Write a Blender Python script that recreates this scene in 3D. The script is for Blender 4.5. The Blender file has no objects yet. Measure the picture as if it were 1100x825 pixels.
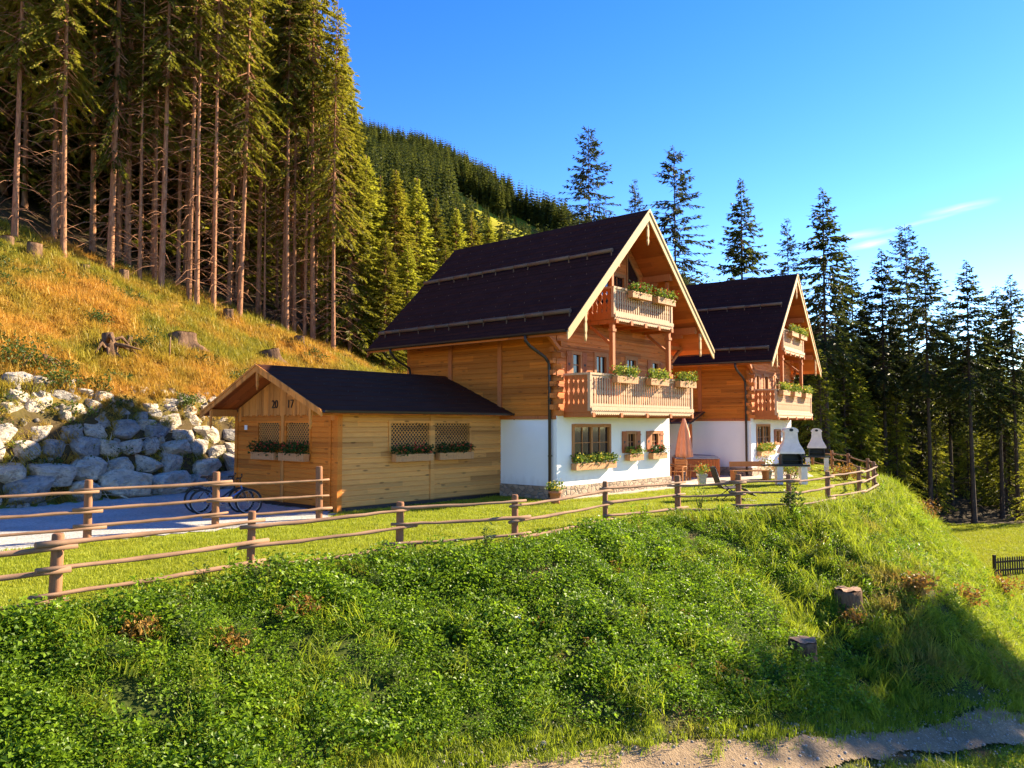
import bpy, bmesh, math, random
import numpy as np
from mathutils import Vector, Matrix
SC = bpy.context.scene
COL = SC.collection
R = math.radians
PI = math.pi

# ------------------------------------------------------------------ object helpers
def tag(o, label=None, cat=None, group=None, kind=None):
    if label: o['label'] = label
    if cat: o['category'] = cat
    if group: o['group'] = group
    if kind: o['kind'] = kind
    return o

def thing(name, label, cat, loc=(0, 0, 0), rz=0.0, group=None):
    o = bpy.data.objects.new(name, None)
    o.empty_display_size = 0.3
    COL.objects.link(o)
    o.location = loc
    o.rotation_euler = (0, 0, rz)
    return tag(o, label, cat, group)

def link_mesh(name, me, parent=None):
    o = bpy.data.objects.new(name, me)
    COL.objects.link(o)
    if parent: o.parent = parent
    return o

def copy_tree(o, parent=None):
    c = o.copy()
    COL.objects.link(c)
    c.parent = parent
    for ch in list(o.children):
        copy_tree(ch, c)
    return c

class MB:
    """collects shapes, build() links them as one mesh object"""
    def __init__(s):
        s.v = []; s.f = []; s.m = []; s.s = []
    def add(s, vs, fs, m=0, smooth=False):
        o = len(s.v)
        s.v.extend([tuple(v) for v in vs])
        s.f.extend([tuple(i + o for i in f) for f in fs])
        s.m.extend([m] * len(fs)); s.s.extend([smooth] * len(fs))
        return s
    def obox(s, c, ax, ay, az, m=0):
        c = Vector(c); ax = Vector(ax); ay = Vector(ay); az = Vector(az)
        if ax.cross(ay).dot(az) < 0: ax = -ax
        vs = [c + sx * ax + sy * ay + sz * az for sz in (-1, 1) for sy in (-1, 1) for sx in (-1, 1)]
        return s.add(vs, [(0, 2, 3, 1), (4, 5, 7, 6), (0, 1, 5, 4), (2, 6, 7, 3), (0, 4, 6, 2), (1, 3, 7, 5)], m)
    def box(s, x0, x1, y0, y1, z0, z1, m=0):
        return s.obox(((x0+x1)/2, (y0+y1)/2, (z0+z1)/2), ((x1-x0)/2, 0, 0), (0, (y1-y0)/2, 0), (0, 0, (z1-z0)/2), m)
    def bar(s, p, q, w, h, up=(0, 0, 1), m=0):
        p = Vector(p); q = Vector(q); d = (q - p)
        u = Vector(up); dn = d.normalized()
        side = dn.cross(u)
        if side.length < 1e-4: side = dn.cross(Vector((1, 0, 0)))
        side.normalize(); u = side.cross(dn)
        return s.obox((p + q) / 2, d / 2, side * w / 2, u * h / 2, m)
    def tube(s, pts, r, n=8, m=0, cap=True, smooth=True):
        pts = [Vector(p) for p in pts]
        rs = r if isinstance(r, (list, tuple)) else [r] * len(pts)
        vs = []; fs = []
        ref = None
        for i, p in enumerate(pts):
            t = (pts[min(i+1, len(pts)-1)] - pts[max(i-1, 0)]).normalized()
            if ref is None:
                ref = t.orthogonal().normalized()
            a = (ref - t * ref.dot(t))
            a = a.normalized() if a.length > 1e-5 else t.orthogonal().normalized()
            ref = a
            b = t.cross(a)
            for k in range(n):
                an = 2 * PI * k / n
                vs.append(p + (a * math.cos(an) + b * math.sin(an)) * rs[i])
        for i in range(len(pts) - 1):
            for k in range(n):
                k2 = (k + 1) % n
                fs.append((i*n+k, i*n+k2, (i+1)*n+k2, (i+1)*n+k))
        s.add(vs, fs, m, smooth)
        if cap:
            L = len(pts) - 1
            o = len(s.v) - len(vs)
            s.f.append(tuple(o + k for k in range(n))[::-1]); s.m.append(m); s.s.append(False)
            s.f.append(tuple(o + L*n + k for k in range(n))); s.m.append(m); s.s.append(False)
        return s
    def lathe(s, prof, n=16, c=(0, 0, 0), m=0, smooth=True, sq=False, wob=None):
        vs = []; fs = []
        for (r, z) in prof:
            for k in range(n):
                an = 2*PI*(k + (0.5 if sq else 0))/n
                rr = r * (wob(k, z) if wob else 1)
                vs.append((c[0] + rr*math.cos(an), c[1] + rr*math.sin(an), c[2] + z))
        for i in range(len(prof)-1):
            for k in range(n):
                k2 = (k+1) % n
                fs.append((i*n+k, i*n+k2, (i+1)*n+k2, (i+1)*n+k))
        s.add(vs, fs, m, smooth)
        o = len(s.v) - len(vs); L = len(prof)-1
        s.f.append(tuple(o+k for k in range(n))[::-1]); s.m.append(m); s.s.append(False)
        s.f.append(tuple(o+L*n+k for k in range(n))); s.m.append(m); s.s.append(False)
        return s
    def prism(s, poly, o, ux, uy, ext, m=0):
        """polygon (a,b) in plane o + a ux + b uy, extruded by vector ext"""
        o = Vector(o); ux = Vector(ux); uy = Vector(uy); ext = Vector(ext); n = len(poly)
        if ux.cross(uy).dot(ext) < 0: poly = poly[::-1]
        v0 = [o + a*ux + b*uy for a, b in poly]
        v1 = [p + ext for p in v0]
        ar = sum(poly[i][0]*poly[(i+1) % n][1] - poly[(i+1) % n][0]*poly[i][1] for i in range(n))
        fs = [tuple(range(n))[::-1], tuple(range(n, 2*n))] + [(i, (i+1) % n, n+(i+1) % n, n+i) for i in range(n)]
        if ux.cross(uy).dot(ext) * ar < 0: fs = [f[::-1] for f in fs]
        return s.add(v0 + v1, fs, m)
    def sphere(s, c, r, nu=10, nv=6, m=0, sc=(1, 1, 1)):
        vs = []; fs = []
        for i in range(nv+1):
            ph = PI*i/nv
            for k in range(nu):
                th = 2*PI*k/nu
                vs.append((c[0]+r*sc[0]*math.sin(ph)*math.cos(th), c[1]+r*sc[1]*math.sin(ph)*math.sin(th), c[2]+r*sc[2]*math.cos(ph)))
        for i in range(nv):
            for k in range(nu):
                fs.append((i*nu+k, (i+1)*nu+k, (i+1)*nu+(k+1) % nu, i*nu+(k+1) % nu))
        return s.add(vs, fs, m, True)
    def mesh(s, name, mats):
        me = bpy.data.meshes.new(name)
        me.from_pydata(s.v, [], s.f)
        for mm in (mats if isinstance(mats, (list, tuple)) else [mats]): me.materials.append(mm)
        if len(me.polygons) == len(s.m):
            me.polygons.foreach_set('material_index', s.m)
            me.polygons.foreach_set('use_smooth', s.s)
        me.update()
        return me
    def build(s, name, mats, parent=None):
        return link_mesh(name, s.mesh(name, mats), parent)

def np_mesh(name, V, F, mats, tint=None, smooth=False):
    me = bpy.data.meshes.new(name)
    nv, nf, k = len(V), len(F), F.shape[1]
    me.vertices.add(nv); me.vertices.foreach_set('co', np.asarray(V, np.float32).ravel())
    me.loops.add(nf*k); me.loops.foreach_set('vertex_index', np.asarray(F, np.int32).ravel())
    me.polygons.add(nf)
    me.polygons.foreach_set('loop_start', np.arange(0, nf*k, k, dtype=np.int32))
    me.polygons.foreach_set('use_smooth', np.full(nf, smooth))
    for mm in (mats if isinstance(mats, (list, tuple)) else [mats]): me.materials.append(mm)
    me.update(calc_edges=True)
    if tint is not None:
        a = me.attributes.new('tint', 'FLOAT', 'FACE'); a.data.foreach_set('value', np.asarray(tint, np.float32))
    return me

def unit(a): return a / np.maximum(np.linalg.norm(a, axis=-1, keepdims=True), 1e-9)

def diamonds(c, d, nrm, L, W):
    """leaf shaped quads: base c, direction d, face normal near nrm"""
    d = unit(d); s = unit(np.cross(d, nrm)); up = unit(np.cross(s, d))
    L = L[:, None]; W = W[:, None]
    p0 = c; p2 = c + d*L
    mid = c + d*L*0.45 + up*W*0.25
    V = np.stack([p0, mid - s*W*0.5, p2, mid + s*W*0.5], 1).reshape(-1, 3)
    F = np.arange(len(c)*4).reshape(-1, 4)
    return V, F

# ------------------------------------------------------------------ noise
def _hash(ix, iy, seed):
    h = (ix.astype(np.int64)*374761393 + iy.astype(np.int64)*668265263 + seed*69069) & 0x7fffffff
    h = ((h ^ (h >> 13)) * 1274126177) & 0x7fffffff
    return ((h ^ (h >> 16)) & 0xffff) / 65535.0
def vnoise(x, y, seed=0):
    ix = np.floor(x); iy = np.floor(y); fx = x-ix; fy = y-iy
    fx = fx*fx*(3-2*fx); fy = fy*fy*(3-2*fy)
    a = _hash(ix, iy, seed); b = _hash(ix+1, iy, seed); c = _hash(ix, iy+1, seed); d = _hash(ix+1, iy+1, seed)
    return (a*(1-fx)+b*fx)*(1-fy) + (c*(1-fx)+d*fx)*fy
def fbm(x, y, seed=0, o=4):
    t = 0; a = 0.5
    for i in range(o):
        t = t + a*vnoise(x*2**i, y*2**i, seed+i); a *= 0.5
    return t
def sstep(a, b, x):
    t = np.clip((x-a)/(b-a), 0, 1); return t*t*(3-2*t)

# ------------------------------------------------------------------ materials
def newmat(name):
    m = bpy.data.materials.new(name); m.use_nodes = True
    nt = m.node_tree
    return m, nt, nt.nodes['Principled BSDF']
def node(nt, typ, props=None, **ins):
    n = nt.nodes.new(typ)
    for k, v in (props or {}).items(): setattr(n, k, v)
    for k, v in ins.items():
        key = int(k[1:]) if k[0] == '_' else k.replace('_', ' ')
        if isinstance(v, bpy.types.NodeSocket): nt.links.new(v, n.inputs[key])
        else: n.inputs[key].default_value = v
    return n
def rgb(c): return (c[0], c[1], c[2], 1.0)
def mixc(nt, f, a, b, blend='MIX'):
    n = nt.nodes.new('ShaderNodeMix'); n.data_type = 'RGBA'; n.blend_type = blend
    for s, v in ((0, f), (6, a), (7, b)):
        if isinstance(v, bpy.types.NodeSocket): nt.links.new(v, n.inputs[s])
        else: n.inputs[s].default_value = v if s == 0 else rgb(v)
    return n.outputs[2]
def ramp(nt, fac, stops):
    n = nt.nodes.new('ShaderNodeValToRGB'); cr = n.color_ramp
    while len(cr.elements) < len(stops): cr.elements.new(0.5)
    for e, (p, c) in zip(cr.elements, stops):
        e.position = p; e.color = rgb(c) if isinstance(c, (tuple, list)) else (c, c, c, 1)
    nt.links.new(fac, n.inputs[0])
    return n.outputs[0]
def math_(nt, op, a, b=0.0):
    n = nt.nodes.new('ShaderNodeMath'); n.operation = op
    for i, v in enumerate((a, b)):
        if isinstance(v, bpy.types.NodeSocket): nt.links.new(v, n.inputs[i])
        else: n.inputs[i].default_value = v
    return n.outputs[0]
def texco(nt, which='Object', scale=(1, 1, 1)):
    t = nt.nodes.new('ShaderNodeTexCoord')
    mp = node(nt, 'ShaderNodeMapping', Vector=t.outputs[which])
    mp.inputs['Scale'].default_value = scale
    return mp.outputs[0]
def noise_(nt, vec, scale, detail=4.0, rough=0.55):
    n = node(nt, 'ShaderNodeTexNoise', Vector=vec, Scale=scale, Detail=detail, Roughness=rough)
    return n.outputs['Fac']
def bump(nt, b, h, strength=0.3, dist=0.02):
    n = node(nt, 'ShaderNodeBump', Height=h, Strength=strength, Distance=dist)
    nt.links.new(n.outputs[0], b.inputs['Normal'])

def plain(name, c, rough=0.6, var=0.15, scale=6.0, metal=0.0, bmp=0.15, spec=0.4):
    m, nt, b = newmat(name)
    v = texco(nt)
    f = noise_(nt, v, scale, 5)
    nt.links.new(mixc(nt, ramp(nt, f, [(0.3, 0.0), (0.7, 1.0)]), tuple(x*(1-var) for x in c), tuple(min(1, x*(1+var)) for x in c)), b.inputs['Base Color'])
    b.inputs['Roughness'].default_value = rough; b.inputs['Metallic'].default_value = metal
    b.inputs['Specular IOR Level'].default_value = spec
    if bmp: bump(nt, b, noise_(nt, v, scale*6, 3), bmp, 0.01)
    return m

def wood(name, c1, c2, axis='x', course=0.0, rough=0.7, knots=0.6, gscale=1.0, course_axis='z', stain=None, seed=0.0):
    """planks: streaky grain along axis, one tint for every board, dark knots"""
    m, nt, b = newmat(name)
    st = {'x': (0.35, 7, 7), 'y': (7, 0.35, 7), 'z': (7, 7, 0.35)}[axis]
    v = texco(nt, 'Object', tuple(a*gscale for a in st))
    vo = texco(nt, 'Object')
    g = noise_(nt, v, 3.0, 6, 0.65)
    col = mixc(nt, ramp(nt, g, [(0.28, 0.0), (0.72, 1.0)]), c1, c2)
    fine = noise_(nt, v, 14.0, 4, 0.7)
    col = mixc(nt, 0.55, col, mixc(nt, fine, tuple(x*0.5 for x in c1), tuple(min(1, x*1.25) for x in c2)))
    if course:
        sep = node(nt, 'ShaderNodeSeparateXYZ', Vector=vo)
        idx = math_(nt, 'FLOOR', math_(nt, 'DIVIDE', sep.outputs['XYZ'.index(course_axis.upper())], course))
        # boards also end along the grain
        al = math_(nt, 'FLOOR', math_(nt, 'DIVIDE', math_(nt, 'ADD', sep.outputs['XYZ'.index(axis.upper())], math_(nt, 'MULTIPLY', idx, 1.7)), 3.1))
        wn = node(nt, 'ShaderNodeTexWhiteNoise', {'noise_dimensions': '2D'}, Vector=node(nt, 'ShaderNodeCombineXYZ', X=idx, Y=al, Z=seed).outputs[0])
        col = mixc(nt, 1.0, col, ramp(nt, wn.outputs['Value'], [(0.0, (0.66, 0.62, 0.6)), (0.5, (0.95, 0.95, 0.95)), (1.0, (1.18, 1.12, 1.02))]), 'MULTIPLY')
    if knots:
        kv = {'x': (1.3, 5, 5), 'y': (5, 1.3, 5), 'z': (5, 5, 1.3)}[axis]
        vk = texco(nt, 'Object', kv)
        vor = node(nt, 'ShaderNodeTexVoronoi', Vector=vk, Scale=1.0)
        k = ramp(nt, vor.outputs['Distance'], [(0.0, 1.0), (0.10, 0.85), (0.17, 0.0)])
        col = mixc(nt, math_(nt, 'MULTIPLY', k, knots), col, tuple(x*0.18 for x in c1))
    if stain:
        sn = noise_(nt, vo, 0.9, 5, 0.6)
        col = mixc(nt, ramp(nt, sn, [(0.42, 0.0), (0.68, 0.75)]), col, stain)
    nt.links.new(col, b.inputs['Base Color'])
    b.inputs['Roughness'].default_value = rough
    b.inputs['Specular IOR Level'].default_value = 0.25
    bump(nt, b, g, 0.35, 0.015)
    return m

def leafmat(name, c1, c2, trans=0.35, rnd=0.5, spec=0.25, rough=0.55, loc=None):
    """leaf colour varies leaf by leaf (tint), plant by plant (random), and place by place (loc)"""
    m, nt, b = newmat(name)
    at = nt.nodes.new('ShaderNodeAttribute'); at.attribute_name = 'tint'
    oi = nt.nodes.new('ShaderNodeObjectInfo')
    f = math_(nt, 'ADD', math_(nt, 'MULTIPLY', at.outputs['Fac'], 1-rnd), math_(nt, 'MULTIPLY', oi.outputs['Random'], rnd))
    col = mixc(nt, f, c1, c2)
    if loc:
        sc, stops_a, c3, c4 = loc
        n1 = noise_(nt, oi.outputs['Location'], sc, 4, 0.6)
        col2 = mixc(nt, f, c3, c4)
        col = mixc(nt, ramp(nt, n1, [(stops_a[0], 0.0), (stops_a[1], 1.0)]), col, col2)
    nt.links.new(col, b.inputs['Base Color'])
    b.inputs['Roughness'].default_value = rough
    b.inputs['Specular IOR Level'].default_value = spec
    tr = node(nt, 'ShaderNodeBsdfTranslucent', Color=col)
    mx = node(nt, 'ShaderNodeMixShader', Fac=trans, _1=b.outputs[0], _2=tr.outputs[0])
    nt.links.new(mx.outputs[0], nt.nodes['Material Output'].inputs['Surface'])
    return m

M = {}
def plaster():
    m, nt, b = newmat('white render')
    v = texco(nt)
    c = mixc(nt, noise_(nt, v, 1.3, 6, 0.65), (0.74, 0.73, 0.70), (0.84, 0.83, 0.80))
    z = node(nt, 'ShaderNodeSeparateXYZ', Vector=v).outputs[2]
    sp = math_(nt, 'MULTIPLY', ramp(nt, math_(nt, 'ADD', math_(nt, 'MULTIPLY', z, 0.8), math_(nt, 'MULTIPLY', noise_(nt, texco(nt, 'Object', (2.5, 2.5, 0.8)), 2.0, 5), 0.7)), [(0.55, 1.0), (0.95, 0.0)]), 0.45)
    c = mixc(nt, sp, c, (0.48, 0.41, 0.33))
    nt.links.new(c, b.inputs['Base Color']); b.inputs['Roughness'].default_value = 0.9
    bump(nt, b, noise_(nt, v, 22, 4), 0.3, 0.012)
    return m
def make_materials():
    M['white'] = plaster()
    M['wood_front'] = wood('larch logs front', (0.46, 0.12, 0.023), (0.68, 0.235, 0.054), 'x', 0.2, seed=1)
    M['wood_side'] = wood('larch logs side', (0.40, 0.105, 0.010), (0.62, 0.20, 0.022), 'y', 0.2, seed=2)
    M['wood_pale_x'] = wood('pale larch boards', (0.54, 0.225, 0.052), (0.76, 0.37, 0.105), 'x', 0.16, seed=3, knots=0.8)
    M['wood_gable'] = wood('orange larch boards', (0.50, 0.13, 0.012), (0.72, 0.24, 0.028), 'y', 0.16, seed=4)
    M['wood_vert'] = wood('vertical boards', (0.52, 0.175, 0.03), (0.74, 0.31, 0.07), 'z', 0.14, course_axis='y', seed=5, knots=0.3)
    M['wood_beam'] = wood('red brown beams', (0.38, 0.10, 0.025), (0.54, 0.17, 0.045), 'z', knots=0.4)
    M['wood_soffit'] = wood('soffit boards', (0.40, 0.10, 0.018), (0.58, 0.17, 0.035), 'y', 0.15, course_axis='x', knots=0.4)
    M['wood_barge'] = wood('pale barge boards', (0.50, 0.30, 0.12), (0.64, 0.42, 0.19), 'z', knots=0.25)
    M['wood_grey'] = wood('weathered balcony boards', (0.42, 0.25, 0.14), (0.68, 0.46, 0.28), 'z', knots=0.15, rough=0.8)
    M['wood_frame'] = wood('window frame wood', (0.33, 0.13, 0.04), (0.46, 0.20, 0.065), 'z', knots=0.0)
    M['wood_shutter'] = wood('red brown shutters', (0.30, 0.085, 0.026), (0.46, 0.15, 0.05), 'z', knots=0.0)
    M['wood_box'] = wood('flower box wood', (0.40, 0.19, 0.075), (0.6, 0.31, 0.13), 'x', knots=0.3)
    M['rail'] = wood('weathered fence poles', (0.15, 0.075, 0.038), (0.38, 0.225, 0.13), 'x', knots=0.7, rough=0.85, gscale=0.6, stain=(0.11, 0.06, 0.035))
    M['post'] = wood('fence post wood', (0.17, 0.07, 0.03), (0.38, 0.175, 0.08), 'z', knots=0.4, rough=0.85, stain=(0.10, 0.05, 0.03))
    M['log'] = wood('snow guard logs', (0.10, 0.055, 0.033), (0.21, 0.125, 0.075), 'y', 0.9, course_axis='x', knots=0.3)
    M['dark_wood'] = wood('dark pickets', (0.02, 0.012, 0.008), (0.045, 0.03, 0.02), 'z', knots=0)
    # roof shingles
    m, nt, b = newmat('dark roof shingles')
    v = texco(nt)
    br = node(nt, 'ShaderNodeTexBrick', {'offset': 0.5}, Vector=node(nt, 'ShaderNodeCombineXYZ', X=node(nt, 'ShaderNodeSeparateXYZ', Vector=v).outputs[1], Y=math_(nt, 'MULTIPLY', node(nt, 'ShaderNodeSeparateXYZ', Vector=v).outputs[0], 1.4)).outputs[0], Color1=rgb((0.036, 0.012, 0.009)), Color2=rgb((0.052, 0.018, 0.013)), Mortar=rgb((0.012, 0.008, 0.009)), Scale=1.0)
    br.inputs['Brick Width'].default_value = 0.42; br.inputs['Row Height'].default_value = 0.2; br.inputs['Mortar Size'].default_value = 0.012
    nt.links.new(mixc(nt, 0.35, br.outputs['Color'], mixc(nt, noise_(nt, v, 1.2, 5), (0.030, 0.010, 0.008), (0.064, 0.026, 0.020))), b.inputs['Base Color'])
    b.inputs['Roughness'].default_value = 0.85; b.inputs['Specular IOR Level'].default_value = 0.05
    bump(nt, b, math_(nt, 'SUBTRACT', math_(nt, 'MULTIPLY', noise_(nt, v, 25, 3), 0.3), br.outputs['Fac']), 0.8, 0.03)
    M['roof'] = m
    m2, nt, b = newmat('blue black roof sheets')
    v = texco(nt)
    nt.links.new(mixc(nt, noise_(nt, v, 1.5, 5), (0.046, 0.014, 0.007), (0.072, 0.029, 0.017)), b.inputs['Base Color'])
    b.inputs['Roughness'].default_value = 0.8; b.inputs['Specular IOR Level'].default_value = 0.05
    bump(nt, b, noise_(nt, v, 30, 3), 0.2, 0.01)
    M['roof_blue'] = m2
    M['gutter'] = plain('dark brown gutter metal', (0.035, 0.022, 0.018), 0.4, 0.2, 3, bmp=0)
    M['metal_grey'] = plain('galvanised metal', (0.42, 0.42, 0.43), 0.35, 0.1, 5, metal=0.8, bmp=0)
    M['black'] = plain('black steel', (0.012, 0.012, 0.013), 0.5, 0.2, 8, bmp=0.1)
    M['rubber'] = plain('black rubber', (0.015, 0.015, 0.016), 0.8, 0.2, 8, bmp=0.1)
    M['blue_paint'] = plain('blue bicycle paint', (0.06, 0.13, 0.32), 0.3, 0.1, 4, bmp=0)
    M['dark_paint'] = plain('dark bicycle paint', (0.02, 0.025, 0.04), 0.3, 0.1, 4, bmp=0)
    M['terracotta'] = plain('terracotta', (0.42, 0.15, 0.07), 0.8, 0.2, 6)
    M['stone_pot'] = plain('stone planter', (0.40, 0.35, 0.28), 0.85, 0.2, 8)
    M['bbq'] = plain('pale concrete', (0.68, 0.62, 0.57), 0.85, 0.1, 5, bmp=0.3)
    M['cloth_salmon'] = plain('salmon canvas', (0.62, 0.27, 0.15), 0.85, 0.12, 5)
    M['cloth_dark'] = plain('dark lounger cloth', (0.035, 0.02, 0.025), 0.8, 0.2, 9)
    M['tub_lid'] = plain('hot tub cover', (0.30, 0.28, 0.29), 0.5, 0.1, 4)
    M['sign'] = plain('white enamel', (0.8, 0.8, 0.78), 0.4, 0.03, 5, bmp=0)
    M['ink'] = plain('dark numerals sill and hollows', (0.03, 0.016, 0.01), 0.6, 0.1, 5, bmp=0)
    M['curtain'] = plain('curtain cloth', (0.5, 0.47, 0.42), 0.9, 0.1, 8)
    m, nt, b = newmat('window glass')
    b.inputs['Base Color'].default_value = (0.012, 0.012, 0.014, 1); b.inputs['Roughness'].default_value = 0.06
    b.inputs['Specular IOR Level'].default_value = 0.6
    vg = texco(nt); bump(nt, b, noise_(nt, vg, 1.3, 2), 0.04, 0.05)
    M['glass'] = m
    # stones
    m, nt, b = newmat('rubble stone plinth')
    v = texco(nt, 'Object', (1, 1, 1.5))
    vo = node(nt, 'ShaderNodeTexVoronoi', {'feature': 'DISTANCE_TO_EDGE'}, Vector=v, Scale=4.2)
    vc = node(nt, 'ShaderNodeTexVoronoi', Vector=v, Scale=4.2)
    c = mixc(nt, vc.outputs['Color'], (0.22, 0.14, 0.085), (0.46, 0.33, 0.22))
    c = mixc(nt, ramp(nt, vo.outputs['Distance'], [(0.02, 1.0), (0.06, 0.0)]), c, (0.2, 0.17, 0.13))
    nt.links.new(c, b.inputs['Base Color']); b.inputs['Roughness'].default_value = 0.9
    bump(nt, b, ramp(nt, vo.outputs['Distance'], [(0.0, 0.0), (0.12, 1.0)]), 0.7, 0.04)
    M['plinth'] = m
    m, nt, b = newmat('pale limestone')
    v = texco(nt)
    n1 = noise_(nt, v, 1.6, 8, 0.65); n2 = noise_(nt, v, 7, 6, 0.7)
    oi = nt.nodes.new('ShaderNodeObjectInfo')
    c = mixc(nt, ramp(nt, n1, [(0.3, 0.0), (0.7, 1.0)]), (0.38, 0.335, 0.275), (0.78, 0.695, 0.56))
    c = mixc(nt, ramp(nt, n2, [(0.48, 0.0), (0.66, 0.8)]), c, (0.20, 0.165, 0.13))
    c = mixc(nt, 1.0, c, ramp(nt, oi.outputs['Random'], [(0.0, (0.52, 0.53, 0.56)), (0.45, (0.86, 0.83, 0.79)), (1.0, (1.08, 0.98, 0.82))]), 'MULTIPLY')
    nt.links.new(c, b.inputs['Base Color']); b.inputs['Roughness'].default_value = 0.9
    bump(nt, b, math_(nt, 'ADD', n2, math_(nt, 'MULTIPLY', node(nt, 'ShaderNodeTexVoronoi', {'feature': 'DISTANCE_TO_EDGE'}, Vector=node(nt, 'ShaderNodeVectorMath', {'operation': 'ADD'}, _0=v, _1=node(nt, 'ShaderNodeTexNoise', Vector=v, Scale=3.0).outputs['Color']).outputs[0], Scale=2.2).outputs['Distance'], 1.2)), 1.0, 0.09)
    M['rock'] = m
    # bark
    for nm, a, c_ in (('bark_red', (0.13, 0.055, 0.026), (0.46, 0.235, 0.125)), ('bark_dark', (0.035, 0.024, 0.018), (0.10, 0.07, 0.05)), ('stump', (0.05, 0.026, 0.015), (0.23, 0.135, 0.075))):
        m, nt, b = newmat(nm)
        v = texco(nt, 'Object', (9, 9, 2.2)) if nm != 'stump' else texco(nt, 'Object', (7, 7, 2.5))
        n1 = noise_(nt, v, 1.0, 6, 0.7)
        nt.links.new(mixc(nt, ramp(nt, n1, [(0.3, 0.0), (0.7, 1.0)]), a, c_), b.inputs['Base Color'])
        b.inputs['Roughness'].default_value = 0.95; b.inputs['Specular IOR Level'].default_value = 0.1
        bump(nt, b, n1, 0.8, 0.05)
        M[nm] = m
    M['path_stone'] = plain('path stones', (0.36, 0.29, 0.22), 0.9, 0.4, 30, bmp=0)
    M['cut'] = plain('cut wood', (0.30, 0.165, 0.085), 0.85, 0.3, 9)
    M['dead'] = plain('dead twigs', (0.30, 0.235, 0.18), 0.9, 0.25, 8, bmp=0)
    # foliage
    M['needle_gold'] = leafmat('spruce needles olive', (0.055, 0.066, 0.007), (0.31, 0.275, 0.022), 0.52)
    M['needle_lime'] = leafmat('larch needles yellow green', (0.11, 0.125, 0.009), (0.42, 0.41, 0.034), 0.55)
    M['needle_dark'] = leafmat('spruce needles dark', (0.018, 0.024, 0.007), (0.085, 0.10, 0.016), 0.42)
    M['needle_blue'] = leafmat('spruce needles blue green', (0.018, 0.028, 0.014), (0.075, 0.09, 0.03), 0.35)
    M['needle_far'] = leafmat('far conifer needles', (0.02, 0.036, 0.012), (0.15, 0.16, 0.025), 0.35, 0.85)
    M['clover'] = leafmat('bank leaves', (0.05, 0.115, 0.007), (0.27, 0.40, 0.016), 0.52, 0.3, 0.3, 0.45, loc=(0.55, (0.62, 0.74), (0.11, 0.11, 0.015), (0.36, 0.27, 0.05)))
    M['bank_grass'] = leafmat('long bank grass', (0.12, 0.18, 0.008), (0.38, 0.43, 0.026), 0.52, 0.4, loc=(0.4, (0.56, 0.70), (0.16, 0.13, 0.02), (0.42, 0.28, 0.07)))
    M['lawn'] = leafmat('mown lawn blades', (0.20, 0.25, 0.012), (0.41, 0.43, 0.028), 0.45, 0.35, loc=(0.5, (0.45, 0.75), (0.23, 0.26, 0.014), (0.44, 0.42, 0.033)))
    M['hill_grass'] = leafmat('dry hill grass', (0.38, 0.175, 0.022), (0.68, 0.40, 0.065), 0.42, 0.45, loc=(0.19, (0.41, 0.56), (0.17, 0.17, 0.014), (0.44, 0.36, 0.04)))
    M['shrub'] = leafmat('shrub leaves', (0.03, 0.055, 0.008), (0.12, 0.16, 0.022), 0.35)
    M['shrub_rust'] = leafmat('rust shrub leaves', (0.22, 0.10, 0.02), (0.42, 0.24, 0.04), 0.35)
    M['box_leaf'] = leafmat('geranium leaves', (0.07, 0.13, 0.015), (0.27, 0.33, 0.045), 0.4)
    M['box_leaf_dark'] = leafmat('dark green box leaves', (0.015, 0.04, 0.006), (0.05, 0.11, 0.016), 0.3)
    M['petal'] = leafmat('red petals', (0.5, 0.03, 0.02), (0.7, 0.12, 0.08), 0.3)
    M['petal_orange'] = leafmat('orange petals', (0.6, 0.16, 0.02), (0.75, 0.3, 0.04), 0.3)
    M['petal_yellow'] = leafmat('yellow petals', (0.6, 0.45, 0.03), (0.75, 0.6, 0.08), 0.3)
    # gravel, earth
    def speck(nm, c1, c2, sc):
        m, nt, b = newmat(nm)
        v = texco(nt)
        vo = node(nt, 'ShaderNodeTexVoronoi', Vector=v, Scale=sc)
        big = noise_(nt, v, 0.5, 5, 0.6)
        c = mixc(nt, vo.outputs['Color'], c1, c2)
        c = mixc(nt, ramp(nt, big, [(0.35, 0.0), (0.7, 0.5)]), c, tuple(x*0.65 for x in c1))
        nt.links.new(c, b.inputs['Base Color']); b.inputs['Roughness'].default_value = 0.95
        bump(nt, b, vo.outputs['Distance'], 0.7, 0.012)
        M[nm] = m
    speck('gravel', (0.27, 0.255, 0.22), (0.60, 0.565, 0.48), 22)
    speck('path', (0.16, 0.10, 0.045), (0.35, 0.235, 0.12), 34)
    speck('patio', (0.44, 0.36, 0.27), (0.56, 0.47, 0.37), 3)

# ------------------------------------------------------------------ camera frame
CAM_Z = 2.6; FPX = 838.0; PITCH = math.atan(43.5/FPX)
def ray(px, py):
    f = Vector((0, math.cos(PITCH), math.sin(PITCH))); u = Vector((0, -math.sin(PITCH), math.cos(PITCH)))
    return f + Vector((1, 0, 0))*((px-550)/FPX) + u*((412.5-py)/FPX)
def proj(x, y, z):
    zz = z-CAM_Z; c, s = math.cos(PITCH), math.sin(PITCH)
    d = y*c + zz*s; v = -y*s + zz*c
    d = np.maximum(d, 1e-3) if isinstance(d, np.ndarray) else max(d, 1e-3)
    return 550+FPX*x/d, 412.5-FPX*v/d

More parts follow.
